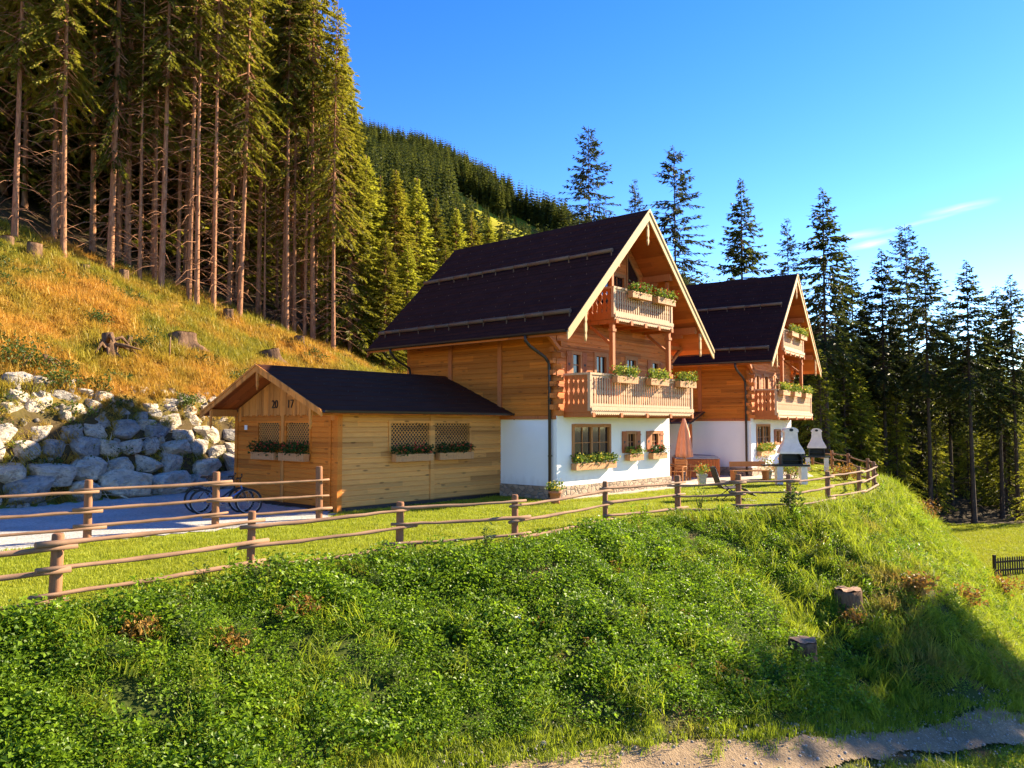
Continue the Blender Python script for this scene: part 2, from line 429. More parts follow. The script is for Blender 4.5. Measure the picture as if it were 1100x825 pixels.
# ------------------------------------------------------------------ terrain
POSTS = [(-14.5, 5.2), (-11.6, 6.9), (-8.9, 8.9), (-6.34, 10.95), (-4.48, 13.5), (-2.23, 15.6), (0.06, 17.0), (2.4, 20.2),
         (4.75, 22.5), (6.6, 22.9), (8.3, 23.5), (10.3, 25.6), (12.35, 27.9), (14.5, 31.4), (16.0, 35.2), (17.4, 40.5), (18.4, 45), (19.2, 50)]
def offset_line(P, d):
    out = []
    for i, p in enumerate(P):
        a = P[max(i-1, 0)]; b = P[min(i+1, len(P)-1)]
        t = Vector((b[0]-a[0], b[1]-a[1])).normalized()
        out.append((p[0]+t.y*d, p[1]-t.x*d))
    return out
EDGE = offset_line(POSTS, 0.5)
POLY = [(-40, -2), (-22, 1.5)] + EDGE + [(19.5, 58), (14, 66), (-10, 80), (-60, 80)]
def in_poly(x, y, P):
    r = np.zeros(np.shape(x), bool); n = len(P)
    for i in range(n):
        x1, y1 = P[i]; x2, y2 = P[(i+1) % n]
        if y1 == y2: continue
        c = ((y1 > y) != (y2 > y)) & (x < (x2-x1)*(y-y1)/(y2-y1)+x1)
        r ^= c
    return r
def seg_dist(x, y, P, closed=False):
    d = np.full(np.shape(x), 1e9)
    for i in range(len(P) - (0 if closed else 1)):
        x1, y1 = P[i]; x2, y2 = P[(i+1) % len(P)]
        dx, dy = x2-x1, y2-y1
        t = np.clip(((x-x1)*dx+(y-y1)*dy)/(dx*dx+dy*dy), 0, 1)
        d = np.minimum(d, np.hypot(x-x1-t*dx, y-y1-t*dy))
    return d
def hill_d(x, y): return -0.883*(x+16.7)+0.469*(y-25.5)
def forest_d(x, y): return -0.76*(x+24.9)+0.65*(y-37.9)
def height(x, y, fine=True):
    x = np.asarray(x, float); y = np.asarray(y, float)
    ins = in_poly(x, y, POLY); d = seg_dist(x, y, POLY, True)
    do = np.where(ins, 0.0, d)
    wob = (fbm(x*0.35, y*0.35, 5)-0.47)
    fl = -2.75 - 0.14*np.clip(x, -8, 12) - 0.85*sstep(12, 24, x) + 0.16*np.maximum(y-66, 0) + 0.10*np.maximum(x-60, 0) + 0.08*wob
    fl = np.minimum(fl, 14)
    z = -(0.56+0.62*sstep(9.5, 17, x))*(np.sqrt(do*do+0.25)-0.5)*(1+0.15*wob)
    k = 0.35
    a = np.clip((z-fl)/k, -40, 40)
    z = np.where(do > 0, fl + k*np.log1p(np.exp(a)), 0.0)
    z = np.where((do > 0) & (z > 0), np.minimum(z, 0), z)
    if fine: z = z + np.where(do > 0, np.minimum(do, 1)*0.5*(fbm(x*0.9, y*0.9, 9)-0.47)*(0.12+0.88*sstep(0.35, 1.1, z-fl)), 0)
    hd = hill_d(x, y)
    hw = 3.7
    zh = hw*sstep(-1.7, 0.15, hd) + (0.565-0.145*sstep(5, 34, 0.469*(x+16.7)+0.883*(y-25.5)))*np.clip(hd, 0, 95) - 0.1*np.clip(hd-45, 0, 95)
    if fine: zh = zh + sstep(0, 2, hd)*((fbm(x*0.25, y*0.25, 3)-0.47)*1.3 + (fbm(x*1.1, y*1.1, 4)-0.47)*0.35)
    zh = zh * sstep(-6, 6, y+0.2*np.abs(x)) 
    return np.where(hd > -1.7, np.maximum(z, zh + np.minimum(z, 0)), z)
def hz(x, y): return float(height(np.array([x]), np.array([y]))[0])
def hit(px, py, dmin=5.0, dmax=200.0):
    """the point of the terrain seen at a place of the photograph"""
    r = ray(px, py); t = np.arange(dmin, dmax, 0.05)
    g = height(r.x*t, r.y*t); b = CAM_Z + r.z*t < g
    i = int(np.argmax(b)) if b.any() else len(t)-1
    return Vector((r.x*t[i], r.y*t[i], float(g[i])))
def at_d(px, d):
    """ground point straight below a column of the photograph at a distance"""
    x = (px-550)/FPX*d
    return Vector((x, d, hz(x, d)))

def grid_mesh(name, xs, ys, zf, mats, keep=None, dz=0.0):
    X, Y = np.meshgrid(xs, ys); x = X.ravel(); y = Y.ravel()
    z = zf(x, y) + dz
    nx, ny = len(xs), len(ys)
    i = np.arange(nx*ny).reshape(ny, nx)
    F = np.stack([i[:-1, :-1], i[:-1, 1:], i[1:, 1:], i[1:, :-1]], -1).reshape(-1, 4)
    if keep is not None:
        k = keep(x, y); F = F[k[F].all(1)]
        used = np.unique(F); mp = -np.ones(nx*ny, int); mp[used] = np.arange(len(used))
        F = mp[F]; x, y, z = x[used], y[used], z[used]
    me = np_mesh(name, np.stack([x, y, z], 1), F, mats, smooth=True)
    return me, x, y

GRAVEL = [(-5.0, 21.3), (-7.15, 19.25), (-9.25, 17.2), (-12.3, 14.0), (-20, 7.5), (-26, 10), (-17.1, 21.5), (-14.0, 27.4), (-11.0, 33.5), (-8.5, 33), (-9.3, 27.2), (-5.1, 23.4)]
PATIO = [(1.2, 26.3), (6.9, 32.2), (12.0, 37.2), (13.6, 37.4), (15.0, 39.0), (16.4, 44.5), (15.5, 47), (8.6, 42), (1.5, 28.2)]
def build_ground():
    m, nt, b = newmat('ground cover')
    v = texco(nt)
    def A(n):
        a = nt.nodes.new('ShaderNodeAttribute'); a.attribute_name = n; return a.outputs['Fac']
    nb = noise_(nt, v, 0.5, 6, 0.6); nf = noise_(nt, v, 9, 5, 0.7); nm_ = noise_(nt, v, 0.16, 4, 0.6)
    c = mixc(nt, nf, (0.15, 0.20, 0.012), (0.30, 0.31, 0.025))
    bank = mixc(nt, nf, (0.022, 0.028, 0.008), (0.07, 0.095, 0.014))
    bank = mixc(nt, ramp(nt, nb, [(0.58, 0.0), (0.68, 1.0)]), bank, (0.15, 0.085, 0.035))
    c = mixc(nt, A('m_bank'), c, bank)
    hill = mixc(nt, nf, (0.24, 0.105, 0.018), (0.46, 0.25, 0.05))
    hill = mixc(nt, ramp(nt, nm_, [(0.48, 0.0), (0.62, 1.0)]), hill, mixc(nt, nf, (0.08, 0.08, 0.012), (0.26, 0.2, 0.03)))
    c = mixc(nt, A('m_hill'), c, hill)
    c = mixc(nt, A('m_dirt'), c, mixc(nt, nf, (0.035, 0.024, 0.012), (0.12, 0.08, 0.035)))
    c = mixc(nt, A('m_forest'), c, mixc(nt, nf, (0.035, 0.024, 0.012), (0.10, 0.07, 0.03)))
    nt.links.new(c, b.inputs['Base Color']); b.inputs['Roughness'].default_value = 0.95; b.inputs['Specular IOR Level'].default_value = 0.1
    bump(nt, b, nf, 0.6, 0.05)
    def ax(lo, hi, st, far0, far1):
        a = list(np.arange(lo, hi+1e-6, st)); s = st; p = hi
        while p < far1: s *= 1.22; p += s; a.append(p)
        s = st; p = lo
        while p > far0: s *= 1.22; p -= s; a.insert(0, p)
        return np.array(a)
    xs = ax(-34, 30, 0.4, -600, 700); ys = ax(2, 66, 0.4, -150, 1200)
    me, x, y = grid_mesh('ground', xs, ys, height, [m])
    ins = in_poly(x, y, POLY); hd = hill_d(x, y)
    fr = sstep(0, 3, forest_d(x, y)) * (hd > 0)
    back = sstep(48, 56, y - 0.2*np.abs(x-5)) * (hd < 2)
    forest = np.maximum(fr, back)
    forest = np.maximum(forest, (~ins)*sstep(46, 52, y)*0.9)
    attrs = {'m_bank': np.where(ins, 0, 1) * np.where((x > 20) & (y > 32), 0.25, 1.0), 'm_hill': sstep(-0.6, 0.3, hd), 'm_dirt': sstep(-1.9, -1.4, hd)*(1-sstep(-0.5, 0.4, hd)), 'm_forest': forest}
    for k, val in attrs.items():
        a = me.attributes.new(k, 'FLOAT', 'POINT'); a.data.foreach_set('value', np.asarray(val, np.float32))
    tag(link_mesh('ground', me), kind='structure')
    xs = np.arange(-27, -4, 0.3); ys = np.arange(7, 34, 0.3)
    wig = lambda x, y: in_poly(x+0.5*(fbm(x, y, 2)-0.47), y+0.5*(fbm(x, y, 7)-0.47), GRAVEL)
    me, _, _ = grid_mesh('gravel_driveway', xs, ys, lambda x, y: np.maximum(height(x, y), 0), [M['gravel']], wig, 0.015)
    tag(link_mesh('gravel_driveway', me), kind='structure')
    mb = MB(); mb.add([(p[0], p[1], 0.04) for p in PATIO] + [(p[0], p[1], -0.05) for p in PATIO],
                      [tuple(range(len(PATIO)))] + [(i, i+len(PATIO), (i+1) % len(PATIO)+len(PATIO), (i+1) % len(PATIO)) for i in range(len(PATIO))])
    tag(mb.build('patio', M['patio']), kind='structure')
    # path at the foot of the bank
    c = [hit(px, py) for px, py in ((430, 872), (560, 852), (690, 832), (800, 820), (900, 808), (1000, 798), (1100, 786), (1200, 777), (1320, 769))]
    cl = [(p.x, p.y) for p in c]
    global PATHL
    PATHL = cl
    xs = np.arange(-2, 20, 0.05); ys = np.arange(10, 25, 0.05)
    kp = lambda x, y: seg_dist(x, y, cl) < 0.36 + 0.4*(fbm(x*0.7, y*0.7, 21)-0.47) + 0.08*(fbm(x*4, y*4, 27)-0.47)
    me, _, _ = grid_mesh('dirt_path', xs, ys, height, [M['path']], kp, 0.07)
    tag(link_mesh('dirt_path', me), kind='structure')

# ------------------------------------------------------------------ scatter (stuff)
def proto(me):
    return bpy.data.objects.new(me.name, me)
def scatter(name, label, P, scl, rot, var, protos, extra=None):
    P = np.asarray(P, np.float32); n = len(P)
    me = bpy.data.meshes.new(name)
    me.vertices.add(n); me.vertices.foreach_set('co', P.ravel())
    for nm, ty, val in (('scl', 'FLOAT', scl), ('var', 'INT', var)):
        a = me.attributes.new(nm, ty, 'POINT'); a.data.foreach_set('value', np.asarray(val, np.int32 if ty == 'INT' else np.float32))
    a = me.attributes.new('rot', 'FLOAT_VECTOR', 'POINT'); a.data.foreach_set('vector', np.asarray(rot, np.float32).ravel())
    o = link_mesh(name, me)
    ng = bpy.data.node_groups.new(name, 'GeometryNodeTree')
    ng.interface.new_socket('Geometry', in_out='INPUT', socket_type='NodeSocketGeometry')
    ng.interface.new_socket('Geometry', in_out='OUTPUT', socket_type='NodeSocketGeometry')
    gi = ng.nodes.new('NodeGroupInput'); go = ng.nodes.new('NodeGroupOutput')
    jn = ng.nodes.new('GeometryNodeJoinGeometry')
    def attr(nm, ty):
        q = ng.nodes.new('GeometryNodeInputNamedAttribute'); q.data_type = ty; q.inputs['Name'].default_value = nm
        return [s for s in q.outputs if s.enabled and s.name == 'Attribute'][0]
    e2r = ng.nodes.new('FunctionNodeEulerToRotation'); ng.links.new(attr('rot', 'FLOAT_VECTOR'), e2r.inputs[0])
    sc = attr('scl', 'FLOAT'); va = attr('var', 'INT')
    for i, pr in enumerate(protos):
        oi = ng.nodes.new('GeometryNodeObjectInfo'); oi.inputs['Object'].default_value = pr
        cmp = ng.nodes.new('FunctionNodeCompare'); cmp.data_type = 'INT'; cmp.operation = 'EQUAL'
        ii = [s for s in cmp.inputs if s.enabled]
        ng.links.new(va, ii[0]); ii[1].default_value = i
        ip = ng.nodes.new('GeometryNodeInstanceOnPoints')
        ng.links.new(gi.outputs[0], ip.inputs['Points']); ng.links.new(cmp.outputs[0], ip.inputs['Selection'])
        ng.links.new(oi.outputs['Geometry'], ip.inputs['Instance'])
        ng.links.new(e2r.outputs[0], ip.inputs['Rotation']); ng.links.new(sc, ip.inputs['Scale'])
        ng.links.new(ip.outputs[0], jn.inputs[0])
    ng.links.new(jn.outputs[0], go.inputs[0])
    md = o.modifiers.new('scatter', 'NODES'); md.node_group = ng
    return tag(o, label, name.replace('_', ' '), kind='stuff')

def leaf_patch(name, seed, n, rad, h, ls, mat, up=0.5):
    r = np.random.default_rng(seed)
    a = r.uniform(0, 2*PI, n); q = rad*np.sqrt(r.uniform(0, 1, n))
    hh = h*(0.15+0.85*r.uniform(0, 1, n))*(1-0.45*(q/rad)**2)
    c = np.stack([q*np.cos(a), q*np.sin(a), hh], 1)
    d = unit(np.stack([r.normal(0, 1, n), r.normal(0, 1, n), r.normal(0.15, 0.6, n)], 1))
    nr = unit(np.stack([r.normal(0, up, n), r.normal(0, up, n), np.ones(n)], 1))
    L = ls*r.uniform(0.6, 1.3, n)
    V, F = diamonds(c, d, nr, L, L*r.uniform(0.6, 0.9, n))
    return np_mesh(name, V, F, mat, r.uniform(0, 1, n))
def blade_patch(name, seed, n, rad, h, w, mat, lean=0.35, flop=0.0):
    r = np.random.default_rng(seed)
    a = r.uniform(0, 2*PI, n); q = rad*np.sqrt(r.uniform(0, 1, n))
    c = np.stack([q*np.cos(a), q*np.sin(a), np.full(n, -0.02)], 1)
    b = r.uniform(0, 2*PI, n); ln = np.abs(r.normal(0, lean, n))
    d0 = unit(np.stack([ln*np.cos(b), ln*np.sin(b), np.ones(n)], 1))
    d1 = unit(np.stack([(ln*2.2+flop)*np.cos(b), (ln*2.2+flop)*np.sin(b), np.full(n, 0.9-flop*0.6)], 1))
    L = h*r.uniform(0.5, 1.25, n); s = unit(np.stack([-np.sin(b+r.normal(0, 0.5, n)), np.cos(b), np.zeros(n)], 1))
    W = (w*r.uniform(0.7, 1.3, n))[:, None]
    m = c + d0*(L*0.5)[:, None]; t = m + d1*(L*0.5)[:, None]
    V = np.stack([c - s*W*0.5, c + s*W*0.5, m + s*W*0.4, m - s*W*0.4, t + s*W*0.08, t - s*W*0.08], 1).reshape(-1, 3)
    i = np.arange(n)[:, None]*6
    F = np.concatenate([i+np.array([[0, 1, 2, 3]]), i+np.array([[3, 2, 4, 5]])], 1).reshape(-1, 4)
    return np_mesh(name, V, F, mat, np.repeat(r.uniform(0, 1, n), 2))

def inview(x, y, z, mx=25, my=25):
    u, v = proj(x, y, z)
    return (u > -mx) & (u < 1100+mx) & (v > -my) & (v < 825+my) & (y > 3)
def tilt(x, y, e=0.35, k=0.7):
    gx = (height(x+e, y)-height(x-e, y))/(2*e); gy = (height(x, y+e)-height(x, y-e))/(2*e)
    return np.clip(np.arctan(gy)*k, -0.8, 0.8), np.clip(-np.arctan(gx)*k, -0.8, 0.8)
HOUSE_FOOT = []
def blocked(x, y):
    b = in_poly(x, y, GRAVEL) | in_poly(x, y, PATIO)
    for P in HOUSE_FOOT: b |= in_poly(x, y, P)
    return b
def build_vegetation():
    r = np.random.default_rng(4)
    def pts(n, x0, x1, y0, y1): return r.uniform(x0, x1, n), r.uniform(y0, y1, n)
    # ---- bank leaves
    x, y = pts(150000, -14, 26, 4, 42)
    ins = in_poly(x, y, POLY); do = seg_dist(x, y, EDGE); z = height(x, y)
    pd = seg_dist(x, y, PATHL)
    keep = (~ins) & inview(x, y, z, 30, 40) & (z > -4.9) & (pd > 0.85+0.6*(fbm(x, y, 31)-0.47))
    keep &= r.uniform(0, 1, len(x)) < np.clip(0.13 + 2.0/(y*0.9), 0, 0.38)
    grassy = sstep(2.5, 13.0, x + 5*(fbm(x*0.25, y*0.25, 15)-0.47) + 0.5*(-z))
    isg = r.uniform(0, 1, len(x)) < grassy*0.85
    bald = fbm(x*0.5, y*0.5, 44) > 0.63
    low = 0*z
    a = keep & ~isg & ~(bald & (r.uniform(0, 1, len(x)) < 0.45)) & (r.uniform(0, 1, len(x)) > low*0.5)
    P = np.stack([x, y, z], 1)[a]; tx, ty = tilt(x[a], y[a])
    n = len(P)
    pr = [proto(leaf_patch('bank_leaf_patch', 11+i, [230, 190, 120][i], 0.30, [0.17, 0.26, 0.36][i], [0.034, 0.043, 0.06][i], M['clover'], 0.55)) for i in range(3)]
    vs = 0.62 + 0.85*fbm(P[:, 0]*0.6, P[:, 1]*0.6, 77)
    scatter('bank_ground_cover', 'dense leafy green ground cover all over the steep bank below the fence', P, vs*r.uniform(0.75, 1.25, n), np.stack([tx, ty, r.uniform(0, 6.28, n)], 1), r.integers(0, 3, n), pr)
    # ---- bank grass
    sparse = (r.uniform(0, 1, len(x)) < 0.03)
    b = keep & (isg | sparse | (bald & (r.uniform(0, 1, len(x)) < 0.10)))
    P = np.stack([x, y, z], 1)[b]; n = len(P); tx, ty = tilt(x[b], y[b], k=1.0)
    pr = [proto(blade_patch('bank_grass_patch', 31+i, 75, 0.28, 0.24+0.08*i, 0.014, M['bank_grass'], 0.35, 0.35)) for i in range(3)]
    scatter('bank_grass', 'long flopping yellow green grass on the right flank of the bank', P, r.uniform(0.65, 1.3, n), np.stack([tx, ty, r.uniform(0, 6.28, n)], 1), r.integers(0, 3, n), pr)
    # ---- lawn
    x, y = pts(60000, -18, 22, 8, 52)
    ins = in_poly(x, y, POLY); z = height(x, y); hd = hill_d(x, y)
    keep = ins & (hd < -2.2) & inview(x, y, z) & ~blocked(x, y)
    keep &= r.uniform(0, 1, len(x)) < np.clip(14.0/y, 0.25, 1)*0.62
    P = np.stack([x, y, z], 1)[keep]; n = len(P)
    pr = [proto(blade_patch('lawn_patch', 51+i, 130, 0.34, 0.055+0.012*i, 0.012, M['lawn'], 0.5)) for i in range(3)]
    scatter('lawn_grass', 'short mown yellow green lawn inside the pole fence', P, r.uniform(0.8, 1.25, n), np.stack([r.normal(0, .03, n), r.normal(0, .03, n), r.uniform(0, 6.28, n)], 1), r.integers(0, 3, n), pr)
    # ---- lawn down by the wood
    x, y = pts(9000, 18, 42, 34, 62)
    ins = in_poly(x, y, POLY); z = height(x, y); keep = ~ins & inview(x, y, z) & (z < -3.5)
    P = np.stack([x, y, z], 1)[keep]; n = len(P)
    scatter('clearing_grass', 'bright grass of the clearing at the edge of the wood', P, r.uniform(1.2, 2.2, n), np.stack([r.normal(0, .03, n), r.normal(0, .03, n), r.uniform(0, 6.28, n)], 1), r.integers(0, 3, n), pr)
    # ---- hill grass
    x, y = pts(60000, -36, 0, 19, 66)
    z = height(x, y); hd = hill_d(x, y)
    fd = forest_d(x, y); keep = (hd > -1.6) & (fd < 5) & inview(x, y, z, 20, 20) & (r.uniform(0, 1, len(x)) < np.where(hd < 0, 0.5, np.where(fd > 1, 0.25, 0.62)))
    P = np.stack([x, y, z], 1)[keep]; n = len(P); tx, ty = tilt(x[keep], y[keep], k=0.5)
    pr = [proto(blade_patch('hill_grass_patch', 71+i, 66, 0.36, 0.26+0.09*i, 0.023, M['hill_grass'], 0.5, 0.3)) for i in range(3)]
    sc = r.uniform(0.5, 1.25, n)*np.where(hd[keep] < 0, 0.75, 1.0)*(0.6+0.8*fbm(P[:, 0]*0.4, P[:, 1]*0.4, 19))
    scatter('hill_grass', 'dry orange and green tussock grass on the hillside under the forest', P, sc, np.stack([tx, ty, r.uniform(0, 6.28, n)], 1), r.integers(0, 3, n), pr)
    # ---- rubble between the boulders
    x, y = pts(9000, -22, -9, 19, 35); hd2 = hill_d(x, y); z = height(x, y)
    keep = (hd2 > -1.75) & (hd2 < 0.5) & inview(x, y, z) & (r.uniform(0, 1, len(x)) < 0.14)
    P = np.stack([x, y, z+0.03], 1)[keep]; n = len(P)
    pr = [proto(rock_mesh(40+i)) for i in range(4)]
    scatter('rock_rubble', 'small broken stones wedged between the boulders of the wall', P, 0.16*np.exp(r.normal(0, .45, n)), r.uniform(0, 6.28, (n, 3)), r.integers(0, 4, n), pr)
    # ---- low green weeds on the hill
    x, y = pts(14000, -34, -4, 19, 58); z = height(x, y); hd = hill_d(x, y)
    g = fbm(x*0.3, y*0.3, 61)+0.16*sstep(5, 0, hd)
    keep = (hd > -1.2) & (hd < 17) & inview(x, y, z) & (g > 0.59) & (r.uniform(0, 1, len(x)) < 0.34)
    P = np.stack([x, y, z], 1)[keep]; n = len(P)
    pr = [proto(leaf_patch('weed_patch', 91+i, 90, 0.38, 0.45, 0.10, M['shrub'], 0.7)) for i in range(2)]
    scatter('hill_weeds', 'low green brambles and weeds in patches above the boulder wall', P, r.uniform(0.5, 1.2, n), np.stack([r.normal(0, .1, n), r.normal(0, .1, n), r.uniform(0, 6.28, n)], 1), r.integers(0, 2, n), pr)
    # ---- tall weeds and dry stalks on the bank
    x, y = pts(26000, -12, 22, 5, 34); z = height(x, y); do = seg_dist(x, y, EDGE)
    g = fbm(x*0.35, y*0.35, 83)
    keep = ~in_poly(x, y, POLY) & inview(x, y, z) & (seg_dist(x, y, PATHL) > 1.2) & (r.uniform(0, 1, len(x)) < np.where(g > 0.54, 0.13, 0.02))
    P = np.stack([x, y, z], 1)[keep]; n = len(P)
    def stalks(nm, seed, mat, nst, hh, lw, lf):
        q = np.random.default_rng(seed); C, D, NR, L, W = [], [], [], [], []
        for k in range(nst):
            a = q.uniform(0, 6.28); rr = q.uniform(0, .14); ln = q.normal(0, .16, 2); h = hh*q.uniform(.6, 1.2)
            b0 = np.array([rr*math.cos(a), rr*math.sin(a), 0]); d = np.array([ln[0], ln[1], 1.0])
            C.append(b0); D.append(d); NR.append(q.normal(0, 1, 3)); L.append(h); W.append(0.010)
            for j in range(lf):
                t = q.uniform(.25, 1.0); C.append(b0+d*h*t*.97); D.append(np.array([q.normal(), q.normal(), q.uniform(-.2, .7)])); NR.append(np.array([q.normal(0, .4), q.normal(0, .4), 1])); L.append(lw*q.uniform(.5, 1.2)); W.append(lw*q.uniform(.25, .5))
        V, F = diamonds(np.array(C), np.array(D), np.array(NR), np.array(L), np.array(W))
        return proto(np_mesh(nm, V, F, mat, q.uniform(0, 1, len(F))))
    pr = [stalks('weed_stalks', 201, M['bank_grass'], 5, .55, .09, 9), stalks('weed_stalks', 202, M['clover'], 6, .45, .11, 12), stalks('dry_stalks', 203, M['shrub_rust'], 6, .4, .06, 8), stalks('nettles', 204, M['shrub'], 7, .5, .10, 13)]
    scatter('bank_weeds', 'taller weeds, nettles and dry stalks poking out of the bank cover', P, r.uniform(.6, 1.25, n), np.stack([r.normal(0, .1, n), r.normal(0, .1, n), r.uniform(0, 6.28, n)], 1), r.choice(4, n, p=[.3, .3, .17, .23]), pr)
    # ---- loose stones of the path
    x, y = pts(60000, -1, 20, 10, 26); z = height(x, y); pd = seg_dist(x, y, PATHL)
    keep = inview(x, y, z) & (pd < 0.95) & (r.uniform(0, 1, len(x)) < np.where(pd < 0.6, 0.9, 0.35))
    P = np.stack([x, y, z+0.07], 1)[keep]; n = len(P)
    mb = MB(); mb.sphere((0, 0, 0), 1, 6, 4, sc=(1, .8, .55)); pr = [proto(mb.mesh('pebble', M['path_stone']))]
    scatter('path_stones', 'small loose stones and grit on the dirt path', P, 0.010*np.exp(r.normal(0, .6, n)), np.stack([r.normal(0, .3, n), r.normal(0, .3, n), r.uniform(0, 6.28, n)], 1), np.zeros(n, int), pr)
    # ---- grass by the path
    x, y = pts(40000, -6, 24, 8, 28); z = height(x, y); pd = seg_dist(x, y, PATHL)
    keep = inview(x, y, z, 30, 60) & (height(x, y, False) < (-2.75-0.14*np.clip(x, -8, 12))+0.9) & (pd > 0.2) & (r.uniform(0, 1, len(x)) < np.where(pd < 0.42, 0.16, 0.92))
    P = np.stack([x, y, z], 1)[keep]; n = len(P)
    pr = [proto(blade_patch('verge_patch', 96+i, 80, 0.26, 0.13, 0.011, M['bank_grass'], 0.6, 0.2)) for i in range(2)]
    scatter('verge_grass', 'thin trodden grass along the dirt path', P, r.uniform(0.6, 1.3, n), np.stack([r.normal(0, .05, n), r.normal(0, .05, n), r.uniform(0, 6.28, n)], 1), r.integers(0, 2, n), pr)

# ------------------------------------------------------------------ trees
def conifer(name, seed, H, cb, rad, bark, needle, dens=9.0, tilt0=25, tilt1=-25, droop=0.35, step=0.42, nb=(4, 6), dead=0.0, deadlen=1.6, wtw=0.13, ltw=0.5, power=0.8, gap=0.0, tr=0.19, hang=0.5, narrow=None):
    rnd = random.Random(seed); r = np.random.default_rng(seed)
    mb = MB()
    n = 9; bx, by = rnd.uniform(-1, 1)*0.006*H, rnd.uniform(-1, 1)*0.006*H
    ax = lambda z: Vector((bx*math.sin(z/H*3), by*math.sin(z/H*2.3), z))
    zs = [-0.5, 0.0, 0.35] + [H*k/n for k in range(1, n+1)]
    mb.tube([ax(z) for z in zs], [tr*1.55, tr*1.4, tr*1.08] + [max(0.018, tr*(1-0.93*k/n)) for k in range(1, n+1)], 8)
    zc = cb*H
    z = 1.2
    while dead and z < zc + 0.15*H:                     # dead branches on the bare stem
        for k in range(rnd.randint(1, 3)):
            if rnd.random() > dead: continue
            a = rnd.uniform(0, 2*PI); L = deadlen*rnd.uniform(0.35, 1.0)
            d = Vector((math.cos(a), math.sin(a), rnd.uniform(-0.35, 0.0)))
            p = ax(z); s = Vector((-d.y, d.x, 0))*rnd.uniform(-0.2, 0.2)
            mb.tube([p, p+d*L*0.5+s*0.5, p+d*L+s+Vector((0, 0, -0.22*L))], [0.022, 0.015, 0.006], 3, cap=False)
        z += rnd.uniform(0.22, 0.5)
    trunk = mb.mesh(name+'_trunk', [bark])
    C, D, NR, L_, W_, T = [], [], [], [], [], []
    z = zc; HC = H - zc
    bb = MB()
    while z < H-0.12:
        t = (H-z)/HC
        prof = (t**power) if narrow is None else narrow(t)
        prof *= min(1.0, 0.45 + (1-t)*5.0) if cb > 0.12 else 1.0
        for k in range(rnd.randint(*nb)):
            if rnd.random() < gap: continue
            az = rnd.uniform(0, 2*PI)
            L = max(0.16, rad*prof*rnd.uniform(0.62, 1.12))
            el = R(tilt1 + (tilt0-tilt1)*(1-t)**1.2 + rnd.uniform(-9, 9))
            h = np.array([math.cos(az), math.sin(az), 0.0]); sd = np.array([-h[1], h[0], 0.0])
            base = np.array(ax(z + rnd.uniform(-0.15, 0.15)))
            nt_ = max(4, int(L*dens))
            s = np.sort(r.uniform(0.12 if L < 1 else 0.22, 1.0, nt_))
            P = base + h*(s*L*math.cos(el))[:, None]
            P[:, 2] += s*L*math.sin(el) - droop*L*s*s + 0.30*droop*L*s**4
            side = r.choice([-1.0, 1.0], nt_)
            spread = r.uniform(0.25, 1.0, nt_)
            dv = h*(0.55+0.4*s)[:, None] + sd*(side*spread)[:, None]
            dv[:, 2] += r.normal(-hang*(0.5+0.5*t), 0.28, nt_)
            dv[-1] = h*1.0 + np.array([0, 0, math.sin(el)-0.2])
            ll = ltw*r.uniform(0.55, 1.15, nt_)*(1.15-0.55*s)*(0.45+0.55*min(1, L/1.2))
            C.append(P); D.append(dv); L_.append(ll); W_.append(wtw*r.uniform(0.6, 1.3, nt_)*(0.6+0.4*min(1, L/1.2)))
            NR.append(np.stack([r.normal(0, .6, nt_), r.normal(0, .6, nt_), np.full(nt_, 1.0)], 1))
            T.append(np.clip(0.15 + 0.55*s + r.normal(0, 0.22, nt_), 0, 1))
            if L > 0.7:
                q = [0.0, 0.5, 0.92]
                bb.tube([tuple(base + h*(u*L*math.cos(el)) + np.array([0, 0, u*L*math.sin(el)-droop*L*u*u+0.3*droop*L*u**4])) for u in q], [0.026+0.006*L, 0.016, 0.005], 3, cap=False)
        z += step*rnd.uniform(0.75, 1.25)*(0.55+0.45*t)
    C = np.concatenate(C); D = np.concatenate(D); NR = np.concatenate(NR); L_ = np.concatenate(L_); W_ = np.concatenate(W_); T = np.concatenate(T)
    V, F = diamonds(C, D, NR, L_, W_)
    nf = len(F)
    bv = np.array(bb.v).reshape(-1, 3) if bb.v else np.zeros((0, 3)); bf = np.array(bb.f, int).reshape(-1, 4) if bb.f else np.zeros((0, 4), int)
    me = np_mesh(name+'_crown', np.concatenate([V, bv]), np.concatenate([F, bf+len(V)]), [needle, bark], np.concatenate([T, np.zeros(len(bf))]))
    me.polygons.foreach_set('material_index', np.concatenate([np.zeros(nf, np.int32), np.ones(len(bf), np.int32)]))
    return trunk, me, H

